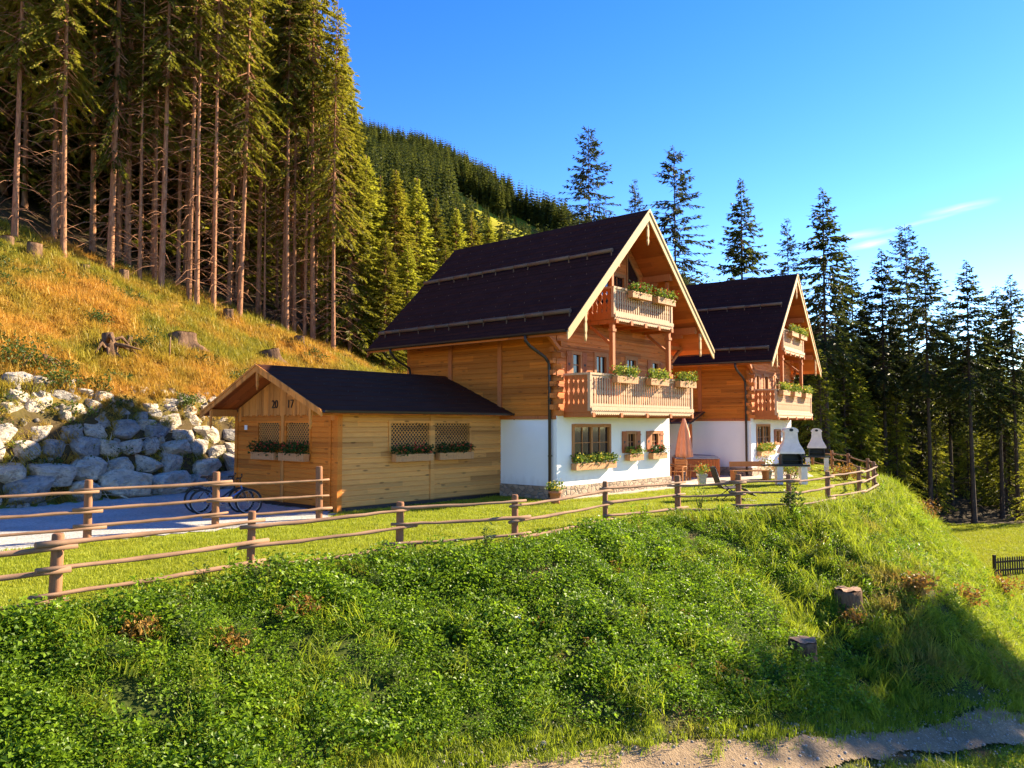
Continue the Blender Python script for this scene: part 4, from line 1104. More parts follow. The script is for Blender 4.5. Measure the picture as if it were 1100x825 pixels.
# ------------------------------------------------------------------ the house
W_, D_, RX, RZ, EX, EZ = 7.6, 7.8, 3.8, 10.6, -1.2, 5.68
K_ = (RZ-EZ)/(RX-EX)
RY0, RY1 = -1.4, 8.9
def rtop(x): return RZ-K_*abs(x-RX)
def make_house(label):
    T = thing('timber_chalet', label, 'house')
    X, Y, Z = Vector((1, 0, 0)), Vector((0, 1, 0)), Vector((0, 0, 1))
    G = 2.9
    big = (0.9, 3.2, 1.32, 2.57); s1 = (4.35, 4.95, 1.55, 2.3); s2 = (6.1, 6.7, 1.55, 2.3)
    g = MB()
    courses(g, (0, 0, 0), X, -Y, 0, W_, 0.0, G, 5.0, [big, s1, s2], 0.3, bulge=0.0)
    courses(g, (0, 0, 0), Y, -X, 0.3, D_, 0.0, G, 5.0, [], 0.3, bulge=0.0)
    courses(g, (W_, 0, 0), Y, X, 0.3, D_, 0.0, G, 5.0, [], 0.3, bulge=0.0)
    courses(g, (0, D_, 0), X, Y, 0.3, W_-0.3, 0.0, G, 5.0, [], 0.3, bulge=0.0)
    g.box(0.1, W_-0.1, 0.32, D_-0.32, G-0.1, G-0.01)
    g.build('rendered_ground_floor', M['white'], T)
    p = MB()
    p.box(-0.05, W_+0.05, -0.05, 0.1, -0.3, 0.46); p.box(-0.05, 0.1, 0.1, D_+0.05, -0.3, 0.46); p.box(W_-0.1, W_+0.05, 0.1, D_+0.05, -0.3, 0.46)
    p.build('stone_plinth', M['plinth'], T)
    # upper floors of squared logs
    ops = [(0.85, 1.4, 4.3, 5.15), (2.25, 3.05, 3.05, 5.2), (4.3, 5.1, 3.05, 5.2), (6.2, 6.75, 4.3, 5.15), (3.3, 4.3, 6.42, 8.35)]
    under = lambda z: (RX-(RZ-0.26-z)/K_, RX+(RZ-0.26-z)/K_)
    w = MB()
    courses(w, (0, 0, 0), X, -Y, 0, W_, G, RZ-0.4, 0.2, ops, 0.18, under)
    courses(w, (0, D_, 0), X, Y, 0, W_, G, RZ-0.4, 0.2, [], 0.18, under)
    w.build('front_log_wall', M['wood_front'], T)
    w = MB()
    courses(w, (0, 0, 0), Y, -X, 0.18, D_-0.18, G, 6.5, 0.2, [], 0.16)
    courses(w, (W_, 0, 0), Y, X, 0.18, D_-0.18, G, 6.5, 0.2, [], 0.16)
    w.build('side_log_wall', M['wood_side'], T)
    for xx in (0, W_):
        c = MB(); sx = -1 if xx == 0 else 1
        for i in range(17):
            z = G+0.2*i
            a, b_ = sorted((xx+sx*0.02, xx+sx*0.2))
            if i % 2: c.box(a, b_, 0.0, 0.15, z+0.015, z+0.185)
            a, b_ = sorted((xx-sx*0.003, xx-sx*0.15))
            if not i % 2: c.box(a, b_, -0.2, -0.019, z+0.015, z+0.185)
        c.build('corner_log_ends', M['wood_front'], T)
    s = MB()
    for y in (2.6, 5.2): s.box(-0.09, -0.019, y-0.09, y+0.09, G+0.02, 6.4)
    s.box(-0.06, -0.002, 0.02, D_, G-0.12, G+0.0)
    s.build('wall_post', M['wood_beam'], T)
    # roof
    th = 0.09
    def slab(mb, sgn, off, t, xlo, y0, y1, xin=0.0):
        x0 = RX+sgn*xin; x1 = RX+sgn*(RX-xlo)
        zz = lambda x: rtop(x)+off
        q = [(x0, zz(x0)), (x1, zz(x1)), (x1, zz(x1)-t), (x0, zz(x0)-t)]
        mb.prism(q, (0, y0, 0), X, Z, (0, y1-y0, 0))
    r = MB(); slab(r, -1, 0, th, EX, RY0, RY1); slab(r, 1, 0, th, EX, RY0, RY1)
    nC = 17
    for sgn in (-1, 1):                                    # shingle courses, each lapping over the one below
        for i in range(nC):
            a = (RX-EX)*i/nC; b_ = (RX-EX)*(i+1)/nC + (0.02 if i < nC-1 else 0)
            xa, xb = RX+sgn*a, RX+sgn*b_
            r.prism([(xa, rtop(xa)+0.004), (xb, rtop(xb)+0.026), (xb, rtop(xb)-0.01), (xa, rtop(xa)-0.01)], (0, RY0-0.006-0.0004*i, 0), X, Z, (0, RY1-RY0+0.012+0.0008*i, 0))
    roof = r.build('roof', M['roof'], T)
    r = MB(); slab(r, -1, 0.035, 0.034, RX-0.28, RY0-0.01, RY1+0.01); slab(r, 1, 0.035, 0.034, RX-0.28, RY0-0.01, RY1+0.01)
    r.build('ridge_cap', M['roof'], roof)
    for sgn in (-1, 1):
        for zz in (6.22, 8.66):
            x = RX+sgn*(RZ-zz)/K_
            lg = MB(); rnd = random.Random(int(zz*10)); y = RY0+0.25
            while y < RY1-0.5:
                L = rnd.uniform(0.7, 1.15)
                y2 = min(y+L, RY1-0.15)
                lg.tube([(x+sgn*0.07, y, zz+0.14), (x+sgn*0.07, y2-0.015, zz+0.14+rnd.uniform(-.01, .01))], rnd.uniform(0.066, 0.082), 8)
                lg.box(x+sgn*0.07-0.02, x+sgn*0.07+0.02, y+0.02, y+0.05, zz-0.06, zz+0.06)
                y = y2
            lg.build('snow_guard', M['log'], roof)
    hk = MB(); rnd = random.Random(3)
    for j, zz in enumerate(np.arange(6.5, 10.2, 0.46)):
        for i in range(14):
            y = RY0+0.5+0.7*i+0.35*(j % 2)
            if y > RY1-0.3: continue
            for sgn in (-1, 1):
                x = RX+sgn*(RZ-zz)/K_
                hk.box(x-0.006, x+0.006, y-0.007, y+0.007, zz+0.01, zz+0.05)
    hk.build('snow_hooks', M['log'], roof)['kind'] = 'stuff'
    for sgn in (-1, 1):
        x = RX+sgn*(RX-EX+0.06); g = MB()
        prof = [(-0.075, 0.0), (-0.06, -0.05), (-0.02, -0.075), (0.02, -0.075), (0.06, -0.05), (0.075, 0.0), (0.065, 0.0), (0.05, -0.042), (0.0, -0.062), (-0.05, -0.042), (-0.065, 0.0)]
        g.prism(prof, (x, RY0+0.02, EZ-0.01), X, Z, (0, RY1-RY0-0.04, 0))
        g.box(x-sgn*0.115-0.02, x-sgn*0.115+0.02, RY0+0.02, RY1-0.02, EZ-0.16, EZ-0.05)
        g.build('gutter', M['gutter'], roof)
    d = MB()
    d.tube([(EX-0.05, 0.35, EZ-0.05), (EX-0.05, 0.35, EZ-0.25), (EX+0.15, 0.33, EZ-0.42), (-0.32, 0.27, EZ-0.75), (-0.15, 0.22, EZ-0.95), (-0.14, 0.2, EZ-1.3), (-0.14, 0.2, 0.1)], 0.055, 10)
    for z in (1.5, 3.4): d.box(-0.21, -0.02, 0.17, 0.23, z, z+0.04)
    d.build('downpipe', M['gutter'], roof)
    d = MB(); yb = D_-0.4
    d.tube([(EX-0.05, yb, EZ-0.05), (EX-0.05, yb, EZ-0.2), (EX+0.25, yb, EZ-0.5), (-0.25, yb, EZ-0.8), (-0.14, yb, EZ-1.2), (-0.14, yb, 0.1)], 0.05, 8)
    d.build('downpipe', M['gutter'], roof)
    s = MB(); slab(s, -1, -th-0.002, 0.1, EX+0.03, RY0+0.03, RY1-0.03); slab(s, 1, -th-0.002, 0.1, EX+0.03, RY0+0.03, RY1-0.03)
    s.build('soffit', M['wood_soffit'], T)
    for x in (0.0, 1.95, 3.8, 5.65, 7.6):
        pz = rtop(x)-0.195-(0.0 if x != 3.8 else 0.05)
        q = MB(); q.prism([(-0.1, 0), (0.1, 0), (0.1, -0.26), (-0.1, -0.26)], (x, RY0+0.12, pz-0.1), X, Z, (0, 1.4, 0))
        q.prism([(-0.07, -0.27), (0.07, -0.27), (0.07, -0.4), (-0.07, -0.4)], (x, RY0+0.75, pz-0.1), X, Z, (0, 0.8, 0))
        q.build('purlin', M['wood_beam'], T)
    for sgn in (-1, 1):
        b = MB()
        x1 = RX+sgn*(RX-EX+0.04)
        b.prism([(RX, RZ-0.03), (x1, rtop(x1)-0.03), (x1, rtop(x1)-0.30), (x1-sgn*0.12, rtop(x1)-0.34+0.12*K_), (RX, RZ-0.38)], (0, RY0-0.045, 0), X, Z, (0, 0.045, 0))
        b.prism([(RX, RZ+0.055), (x1, rtop(x1)+0.055), (x1, rtop(x1)-0.06), (RX, RZ-0.06)], (0, RY0-0.075, 0), X, Z, (0, 0.028, 0))
        b.build('barge_board', M['wood_barge'], T)
        b = MB(); b.prism([(RX, RZ-0.1), (x1, rtop(x1)-0.1), (x1, rtop(x1)-0.3), (RX, RZ-0.36)], (0, RY1-0.06, 0), X, Z, (0, 0.04, 0))
        b.build('barge_board', M['wood_beam'], T)
    for x, L in ((RX, 0.95), (EX+1.02, 0.95), (W_-EX-1.02, 0.95)):
        q = MB(); pendant(q, x, RY0+0.002, rtop(x)-0.37, L, 0.06)
        q.build('carved_pendant', M['wood_barge'], T)
    # windows
    window(T, (0, 0, 0), X, -Y, *big, nx=4, nz=2)
    for o in (s1, s2): window(T, (0, 0, 0), X, -Y, *o, nx=2, nz=2, shut=True)
    for o in (ops[0], ops[3]): window(T, (0, 0, 0), X, -Y, *o, nx=1, nz=2, shut=True, fw=0.06)
    for o in ops[1:3]: window(T, (0, 0, 0), X, -Y, *o, nx=2, nz=3, door=True, fw=0.09)
    window(T, (0, 0, 0), X, -Y, *ops[4], nx=2, nz=2, door=True, fw=0.09)
    for sgn in (-1, 1):                                     # slanted attic windows beside the door
        xa = RX+sgn*0.62; xb = RX+sgn*1.45
        za = rtop(xa)-0.75; zb = rtop(xb)-0.75
        f = MB()
        poly = [(xa, 7.0), (xb, 7.0), (xb, zb), (xa, za)]
        for i in range(4):
            a, b_ = poly[i], poly[(i+1) % 4]
            f.bar((a[0], -0.03, a[1]), (b_[0], -0.03, b_[1]), 0.07, 0.07, up=(0, 1, 0))
        wn = f.build('slanted_window', M['wood_frame'], T)
        q = MB(); q.prism(poly, (0, -0.025, 0), X, Z, (0, 0.006, 0)); q.build('pane', M['glass'], wn)
    # balconies
    balcony(T, 0.35, 7.35, -1.15, 3.08, 4.36)
    b2 = balcony(T, 1.8, 5.8, -1.15, 6.42, 7.5)
    for x in (1.86, 5.74):
        q = MB(); q.box(x-0.075, x+0.075, -1.13, -0.98, 3.09, 6.19); q.box(x-0.11, x+0.11, -1.16, -0.95, 5.9, 6.0); q.box(x-0.1, x+0.1, -1.15, -0.96, 4.42, 4.5)
        q.box(x-0.06, x+0.06, -1.1, -0.98, 7.51, rtop(x)-0.5)
        q.bar((x, -1.0, 5.45), (x, -0.12, 6.16), 0.1, 0.1)
        q.build('balcony_post', M['wood_beam'], T)
    for x0, x1 in ((-1.0, 0.3), (W_-0.3, W_+1.0)):          # boarded eave brackets
        z0 = rtop(0)-0.55
        q = MB(); q.bar((0.0 if x0 < 0 else W_, -0.12, 5.2), (x0+0.25 if x0 < 0 else x1-0.25, -0.12, 5.75), 0.12, 0.12)
        q.bar((x0+0.1 if x0 < 0 else W_, -0.12, 5.82), (0 if x0 < 0 else x1-0.1, -0.12, 5.82), 0.12, 0.14)
        q.build('eave_bracket', M['wood_beam'], T)
    return T

# ------------------------------------------------------------------ the annex
GW, GD, GRZ, GEZ, GOV = 7.7, 5.8, 4.46, 3.0, 0.6
GK = (GRZ-GEZ)/(GD/2+GOV)
def gtop(y): return GRZ-GK*abs(y-GD/2)
def lattice(mb, o, ux, un, a0, a1, z0, z1, p=0.095, w=0.022):
    o = Vector(o); ux = Vector(ux); un = Vector(un); Z = Vector((0, 0, 1))
    A, H = a1-a0, z1-z0
    for sgn, dp in ((1, 0.0), (-1, 0.014)):
        k = -H
        while k < A:
            # line a = k + t, z = t (or mirrored)
            t0 = max(0, -k); t1 = min(H, A-k)
            if t1-t0 > 0.03:
                pa = (k+t0, t0); pb = (k+t1, t1)
                if sgn < 0: pa, pb = (A-pa[0], pa[1]), (A-pb[0], pb[1])
                P = o+ux*(a0+pa[0])+Z*(z0+pa[1])+un*dp; Q = o+ux*(a0+pb[0])+Z*(z0+pb[1])+un*dp
                mb.bar(P, Q, w, 0.012, up=un)
            k += p*1.4142
def text_mesh(s, size, ext):
    cu = bpy.data.curves.new('t', 'FONT'); cu.body = s; cu.size = size; cu.extrude = ext; cu.align_x = 'CENTER'
    o = bpy.data.objects.new('t', cu); COL.objects.link(o)
    dg = bpy.context.evaluated_depsgraph_get()
    me = bpy.data.meshes.new_from_object(o.evaluated_get(dg))
    bpy.data.objects.remove(o); bpy.data.curves.remove(cu)
    return me
def make_annex():
    X, Y, Z = Vector((1, 0, 0)), Vector((0, 1, 0)), Vector((0, 0, 1))
    T = thing('wooden_annex', 'low larch annex with lattice windows and 2017 on its gable, beside the house', 'annex', (-5.17, 23.25, 0), R(48.6))
    fo = [(1.95, 3.65, 1.72, 2.68), (3.85, 5.55, 1.72, 2.68)]
    go = [(1.4, 2.74, 1.74, 2.68), (3.06, 4.4, 1.74, 2.68)]
    w = MB(); courses(w, (0, 0, 0), X, -Y, 0.0, GW, 0.12, 3.06, 0.16, fo, 0.1); courses(w, (0, GD, 0), X, Y, 0, GW, 0.12, 3.06, 0.16, [], 0.1)
    w.build('long_board_wall', M['wood_pale_x'], T)
    under = lambda z: (GD/2-(GRZ-0.16-z)/GK, GD/2+(GRZ-0.16-z)/GK)
    w = MB(); courses(w, (0, 0, 0), Y, -X, 0.1, GD-0.1, 0.12, 2.96, 0.16, go, 0.1)
    w.build('gable_board_wall', M['wood_gable'], T)
    b = MB()                                               # upright boards with sawn lower ends
    n = 30
    for i in range(n):
        y0 = 0.12+(GD-0.24)*i/n; y1 = 0.12+(GD-0.24)*(i+1)/n
        zt0 = gtop(y0)-0.17; zt1 = gtop(y1)-0.17
        zl = 2.86 + (0.0 if i % 2 else 0.03)
        if min(y0, GD-y1) < 0.35: zl -= 0.28*(1-min(y0, GD-y1)/0.35)
        b.prism([(y0+.004, zl+0.04), ((y0+y1)/2, zl), (y1-.004, zl+0.04), (y1-.004, zt1), (y0+.004, zt0)], (-0.045 if i % 2 else -0.052, 0, 0), Y, Z, (0.04, 0, 0))
    b.build('gable_cladding', M['wood_vert'], T)
    d = MB(); d.box(0.05, GW, 0.105, GD-0.105, 0.0, 0.12); d.box(-0.02, GW, -0.02, 0.1, -0.1, 0.118); d.box(-0.02, 0.1, 0.1, GD, -0.1, 0.118)
    d.build('dark_sill', M['ink'], T)
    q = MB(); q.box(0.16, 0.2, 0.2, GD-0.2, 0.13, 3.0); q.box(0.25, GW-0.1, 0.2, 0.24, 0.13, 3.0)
    q.build('shade_backing', M['ink'], T)  # dark sheets stand in for the unlit inside behind the lattices
    for (x0, x1, y0, y1) in ((-0.06, 0.11, -0.06, 0.11), (-0.06, 0.11, GD-0.11, GD+0.06), (-0.05, -0.02, 0.3, 0.42)):
        q = MB(); q.box(x0, x1, y0, y1, 0.0, gtop(max(y0, 0))-0.3); q.build('corner_post', M['wood_gable'], T)
    for x in (3.75,):
        q = MB(); q.box(x-0.085, x+0.085, -0.06, -0.02, 0.12, 3.0); q.build('wall_batten', M['wood_pale_x'], T)
    q = MB(); q.box(-0.06, -0.02, 2.82, 2.98, 0.12, 3.0); q.build('wall_batten', M['wood_vert'], T)
    for o in fo:
        f = MB()
        for (a, b_, c, e) in ((o[0]-.05, o[0]+.03, o[2]-.05, o[3]+.05), (o[1]-.03, o[1]+.05, o[2]-.05, o[3]+.05), (o[0]+.03, o[1]-.03, o[3]-.03, o[3]+.05), (o[0]+.03, o[1]-.03, o[2]-.05, o[2]+.03)):
            f.box(a, b_, -0.05, 0.02, c, e)
        wn = f.build('window', M['wood_pale_x'], T)
        l = MB(); lattice(l, (0, 0, 0), X, -Y, o[0]+.03, o[1]-.03, o[2]+.03, o[3]-.03); l.build('lattice', M['wood_pale_x'], wn)
    for o in go:
        f = MB()
        for (a, b_, c, e) in ((o[0]-.05, o[0]+.03, o[2]-.05, o[3]+.05), (o[1]-.03, o[1]+.05, o[2]-.05, o[3]+.05), (o[0]+.03, o[1]-.03, o[3]-.03, o[3]+.05), (o[0]+.03, o[1]-.03, o[2]-.05, o[2]+.03)):
            f.box(-0.05, 0.02, a, b_, c, e)
        wn = f.build('window', M['wood_gable'], T)
        l = MB(); lattice(l, (0, 0, 0), Y, -X, o[0]+.03, o[1]-.03, o[2]+.03, o[3]-.03); l.build('lattice', M['wood_pale_x'], wn)
    # roof
    def slab(mb, s, off, t, y_in, y_out, x0, x1):
        yi = GD/2+s*y_in; yo = GD/2+s*y_out
        mb.prism([(yi, gtop(yi)+off), (yo, gtop(yo)+off), (yo, gtop(yo)+off-t), (yi, gtop(yi)+off-t)], (x0, 0, 0), Y, Z, (x1-x0, 0, 0))
    X0 = -1.0; X1 = GW+0.0
    r = MB()
    for s in (-1, 1): slab(r, s, 0, 0.06, 0, GD/2+GOV, X0, X1)
    for s in (-1, 1):
        for i in range(9):
            ya = GD/2+s*(GD/2+GOV)*i/9; yb = GD/2+s*((GD/2+GOV)*(i+1)/9+(0.02 if i < 8 else 0))
            r.prism([(ya, gtop(ya)+0.004), (yb, gtop(yb)+0.024), (yb, gtop(yb)-0.01), (ya, gtop(ya)-0.01)], (X0-0.004-0.0004*i, 0, 0), Y, Z, (X1-X0+0.003+0.0004*i, 0, 0))
    roof = r.build('roof', M['roof_blue'], T)
    r = MB()
    for s in (-1, 1): slab(r, s, 0.03, 0.028, 0, 0.16, X0-0.01, X1)
    r.build('ridge_cap', M['roof_blue'], roof)
    hk = MB()
    for j, yy in enumerate((0.35, 0.9, 1.45, 2.0)):
        for i in range(11):
            x = 0.3+0.62*i+0.2*j*0.5
            z = gtop(yy); hk.box(x-.006, x+.006, yy-.015, yy+.015, z+0.01, z+0.045)
    hk.build('snow_hooks', M['gutter'], roof)['kind'] = 'stuff'
    for s in (-1, 1):
        yy = GD/2+s*(GD/2+GOV+0.06); g = MB()
        g.prism([(-0.07, 0), (-0.055, -.05), (0, -.072), (.055, -.05), (.07, 0), (.06, 0), (.045, -.042), (0, -.06), (-.045, -.042), (-.06, 0)], (X0+0.02, yy, GEZ), Y, Z, (X1-X0-0.3, 0, 0))
        g.build('gutter', M['gutter'], roof)
    q = MB(); q.tube([(GW-0.5, -GOV-0.06, GEZ-0.05), (GW-0.5, -GOV-0.06, GEZ-0.2), (GW-0.35, -GOV-0.3, GEZ-0.3), (GW+0.02, -2.0, GEZ-0.72), (GW-0.10, -2.08, GEZ-0.8)], 0.05, 8)
    q.build('downpipe', M['gutter'], roof)
    s_ = MB()
    for s in (-1, 1): slab(s_, s, -0.062, 0.05, 0, GD/2+GOV-0.02, X0+0.02, X1-0.01)
    s_.build('soffit', M['wood_soffit'], T)
    for s in (-1, 1):
        bb = MB(); yi = GD/2; yo = GD/2+s*(GD/2+GOV+0.02)
        bb.prism([(yi, gtop(yi)-0.01), (yo, gtop(yo)-0.01), (yo, gtop(yo)-0.16), (yi, gtop(yi)-0.2)], (X0-0.04, 0, 0), Y, Z, (0.04, 0, 0))
        bb.prism([(yi, gtop(yi)+0.04), (yo, gtop(yo)+0.04), (yo, gtop(yo)-0.03), (yi, gtop(yi)-0.03)], (X0-0.065, 0, 0), Y, Z, (0.024, 0, 0))
        bb.build('barge_board', M['wood_vert'], T)
    for yy in (0.0, GD/2, GD):
        q = MB(); q.box(X0+0.05, -0.06, yy-0.08, yy+0.08, gtop(yy)-0.38, gtop(yy)-0.14); q.build('purlin', M['wood_vert'], T)
        q = MB(); pr = [(.055, 0), (.055, -.36), (.03, -.41), (.055, -.52), (.02, -.6), (0, -.68)]
        poly = [(-a, b_) for a, b_ in pr] + [(a, b_) for a, b_ in pr[::-1][1:]]
        q.prism(poly, (X0+0.0, yy, gtop(yy)-0.1), Y, Z, (0.05, 0, 0)); q.build('carved_pendant', M['wood_vert'], T)
    for s, yy in (('20', 3.35), ('17', 2.45)):
        me = text_mesh(s, 0.38, 0.008); me.materials.append(M['ink'])
        o = link_mesh('year_numerals', me, T)
        o.matrix_local = Matrix.Translation((-0.07, yy, 3.13)) @ Matrix(((0, 0, -1, 0), (-1, 0, 0, 0), (0, 1, 0, 0), (0, 0, 0, 1)))
    q = MB(); q.box(-0.04, -0.022, 5.1, 5.26, 2.42, 2.58); q.build('white_plate', M['sign'], T)
    return T

# ------------------------------------------------------------------ small things
def blob_leaves(seed, n, ext, size, mats, centre=(0, 0, 0), shape='box', up=0.35):
    r = np.random.default_rng(seed)
    c = r.normal(0, 0.42, (n, 3)).clip(-1, 1) if shape == 'ball' else np.stack([r.uniform(-1, 1, n), r.normal(0, .45, n).clip(-1, 1), r.normal(0.1, .5, n).clip(-1, 1)], 1)
    c = c*np.array(ext)+np.array(centre)
    d = unit(np.stack([r.normal(0, 1, n), r.normal(0, 1, n), r.normal(up, .7, n)], 1))
    nr = unit(np.stack([r.normal(0, .7, n), r.normal(0, .7, n), np.ones(n)], 1))
    L = size*r.uniform(.6, 1.35, n)
    V, F = diamonds(c, d, nr, L, L*r.uniform(.5, .85, n))
    return V, F, r.uniform(0, 1, n)
def flower_box(mat_parent, local, along, outward, L, label, leaf='box_leaf', petal='petal', seed=0, h=0.24, d=0.22, dens=1.0, lush=1.0, group=None, name='flower_box'):
    """box hung in front of a wall or rail: local point of its top back edge centre"""
    mw = mat_parent.matrix_world
    o = mw @ Vector(local); ax = (mw.to_3x3() @ Vector(along)).normalized(); ou = (mw.to_3x3() @ Vector(outward)).normalized()
    T = thing(name, label, 'flower box', o + ou*d/2 - Vector((0, 0, h)), math.atan2(ax.y, ax.x), group)
    s = -1 if ax.cross(Vector((0, 0, 1))).dot(ou) > 0 else 1      # local +-y is outward
    b = MB()
    n = max(3, int(L/0.12))
    b.box(-L/2, L/2, -d/2+0.02, d/2-0.02, 0.0, 0.03)
    for sy in (-1, 1):
        y = sy*(d/2-0.01)
        for i in range(n):
            b.box(-L/2+L*i/n+0.004, -L/2+L*(i+1)/n-0.004, y-0.01, y+0.01, 0, h-0.01*(i % 2))
        b.box(-L/2-0.005, L/2+0.005, y+sy*0.011-0.006, y+sy*0.011+0.006, h*0.72, h*0.88)
    for sx in (-1, 1): b.box(sx*L/2-0.01, sx*L/2+0.01, -d/2+0.02, d/2-0.02, 0, h)
    b.build('box', M['wood_box'], T)
    V, F, t = blob_leaves(seed, int(L*260*dens), (L/2+0.04, d/2+0.10, 0.18*lush), 0.095, None, (0, s*0.03, h+0.10*lush))
    link_mesh('leaves', np_mesh('leaves', V, F, M[leaf], t), T)
    V, F, t = blob_leaves(seed+50, int(L*34*dens), (L/2, d/2+0.12, 0.18*lush), 0.075, None, (0, s*0.06, h+0.14*lush), up=0.8)
    link_mesh('flowers', np_mesh('flowers', V, F, M[petal], t), T)
    return T
def bush(pos, ext, size, n, mat, label, name='shrub', cat='shrub', seed=1, group=None):
    T = thing(name, label, cat, pos, 0, group)
    V, F, t = blob_leaves(seed, n, ext, size, None, (0, 0, ext[2]*0.9), 'ball', 0.4)
    link_mesh('leaves', np_mesh('leaves', V, F, M[mat], t), T)
    rnd = random.Random(seed); s = MB()
    for i in range(7):
        a = rnd.uniform(0, 6.28); s.tube([(0, 0, -0.1), (ext[0]*.4*math.cos(a), ext[1]*.4*math.sin(a), ext[2]*rnd.uniform(.7, 1.3))], [0.02, 0.006], 4)
    s.build('stems', M['bark_dark'], T)
    return T
def pot(pos, label, mat, leaf, petal, seed, r=0.17, h=0.36, sq=False, ph=0.3, cat='potted plant'):
    T = thing('flower_pot', label, cat, pos)
    b = MB(); b.lathe([(r*.68, 0), (r*.74, h*.3), (r*.9, h*.82), (r*1.06, h*.83), (r*1.08, h), (r*.92, h), (r*.9, h*.9)], 4 if sq else 16, smooth=not sq, sq=sq)
    b.build('pot', M[mat], T)
    V, F, t = blob_leaves(seed, 170, (r*1.5, r*1.5, ph), 0.09, None, (0, 0, h+ph*.55), 'ball', .5)
    link_mesh('leaves', np_mesh('leaves', V, F, M[leaf], t), T)
    V, F, t = blob_leaves(seed+9, 46, (r*1.6, r*1.6, ph), 0.08, None, (0, 0, h+ph*.8), 'ball', .9)
    link_mesh('flowers', np_mesh('flowers', V, F, M[petal], t), T)
    return T

# ------------------------------------------------------------------ fences
def pole(mb, p, q, r0, r1, seed, sag=0.02, n=11):
    rnd = random.Random(seed); p = Vector(p); q = Vector(q); pts = []
    for i in range(n):
        t = i/(n-1)
        pts.append(p.lerp(q, t) + Vector((rnd.uniform(-1, 1), rnd.uniform(-1, 1), rnd.uniform(-1, 1)))*0.007 + Vector((0, 0, -sag*math.sin(PI*t))))
    mb.tube(pts, [r0+(r1-r0)*i/(n-1)+rnd.uniform(-.007, .006) for i in range(n)], 8)
def rail_obj(p, q, r0, r1, seed, mat, parent):
    """a pole lying along its own local x so that the grain follows it"""
    p = Vector(p); q = Vector(q); d = q-p; L = d.length
    mb = MB(); pole(mb, (0, 0, 0), (L, 0, 0), r0, r1, seed)
    o = mb.build('rail', mat, parent)
    o.matrix_local = Matrix.Translation(p - parent.location) @ d.to_track_quat('X', 'Z').to_matrix().to_4x4()
    return o
def fence(name, label, P, rails, hpost, rpost, side, sag=0.02, seed=0, rr=0.045):
    T = thing(name, label, 'fence', (P[0][0], P[0][1], 0))
    rnd = random.Random(seed); O = Vector((P[0][0], P[0][1], 0))
    for i, p in enumerate(P):
        mb = MB(); rp = rpost*rnd.uniform(0.88, 1.12); h = hpost*rnd.uniform(0.96, 1.04); lx, ly = rnd.uniform(-.02, .02), rnd.uniform(-.02, .02)
        mb.tube([(0, 0, -0.5), (0, 0, 0), (lx*.5, ly*.5, h*.5), (lx, ly, h-0.03), (lx, ly, h)], [rp*1.03, rp*1.02, rp, rp*.97, rp*.82], 12)
        o = mb.build('post', M['post'], T); o.location = (p[0]-O.x, p[1]-O.y, 0); o.rotation_euler.z = rnd.uniform(0, 6)
    for i in range(len(P)-1):
        a = Vector((P[i][0], P[i][1], 0)); b = Vector((P[i+1][0], P[i+1][1], 0)); d = (b-a).normalized(); nrm = Vector((d.y, -d.x, 0))*side
        for j, h in enumerate(rails):
            r0 = rr*rnd.uniform(1.0, 1.25); r1 = rr*rnd.uniform(0.75, 0.95)
            if rnd.random() < 0.5: r0, r1 = r1, r0
            up = 0.045 if i % 2 else -0.045
            off = nrm*(rpost+rr*0.8)
            rail_obj(a - d*rnd.uniform(.15, .38) + off + Vector((0, 0, h+up+rnd.uniform(-.02, .02))), b + d*rnd.uniform(.15, .38) + off + Vector((0, 0, h+up*0.4+rnd.uniform(-.02, .02))), r0, r1, seed*100+i*7+j, M['rail'], T)
    return T
def picket_fence():
    a = at_d(1063, 41); b = at_d(1130, 42.5)
    a.z = min(a.z, b.z)
    T = thing('picket_fence', 'dark stained picket fence low down at the right edge by the clearing', 'fence', a)
    d = Vector((b.x-a.x, b.y-a.y, 0)); L = d.length*1.5; T.rotation_euler.z = math.atan2(d.y, d.x)
    n = int(L/0.17)
    mb = MB(); mb.box(0, L, 0.02, 0.07, 0.25, 0.34); mb.box(0, L, 0.02, 0.07, 0.68, 0.77); mb.build('rail', M['dark_wood'], T)
    me = None
    for i in range(n):
        if me is None:
            q = MB(); q.prism([(-.045, -.1), (.045, -.1), (.045, .9), (0, .98), (-.045, .9)], (0, -.01, 0), (1, 0, 0), (0, 0, 1), (0, .025, 0)); me = q.mesh('picket', M['dark_wood'])
        o = link_mesh('picket', me, T); o.location = (0.08+i*0.17, 0, 0)
    q = MB(); q.box(-0.07, 0.06, -0.06, 0.07, -0.2, 1.12); q.build('post', M['dark_wood'], T)

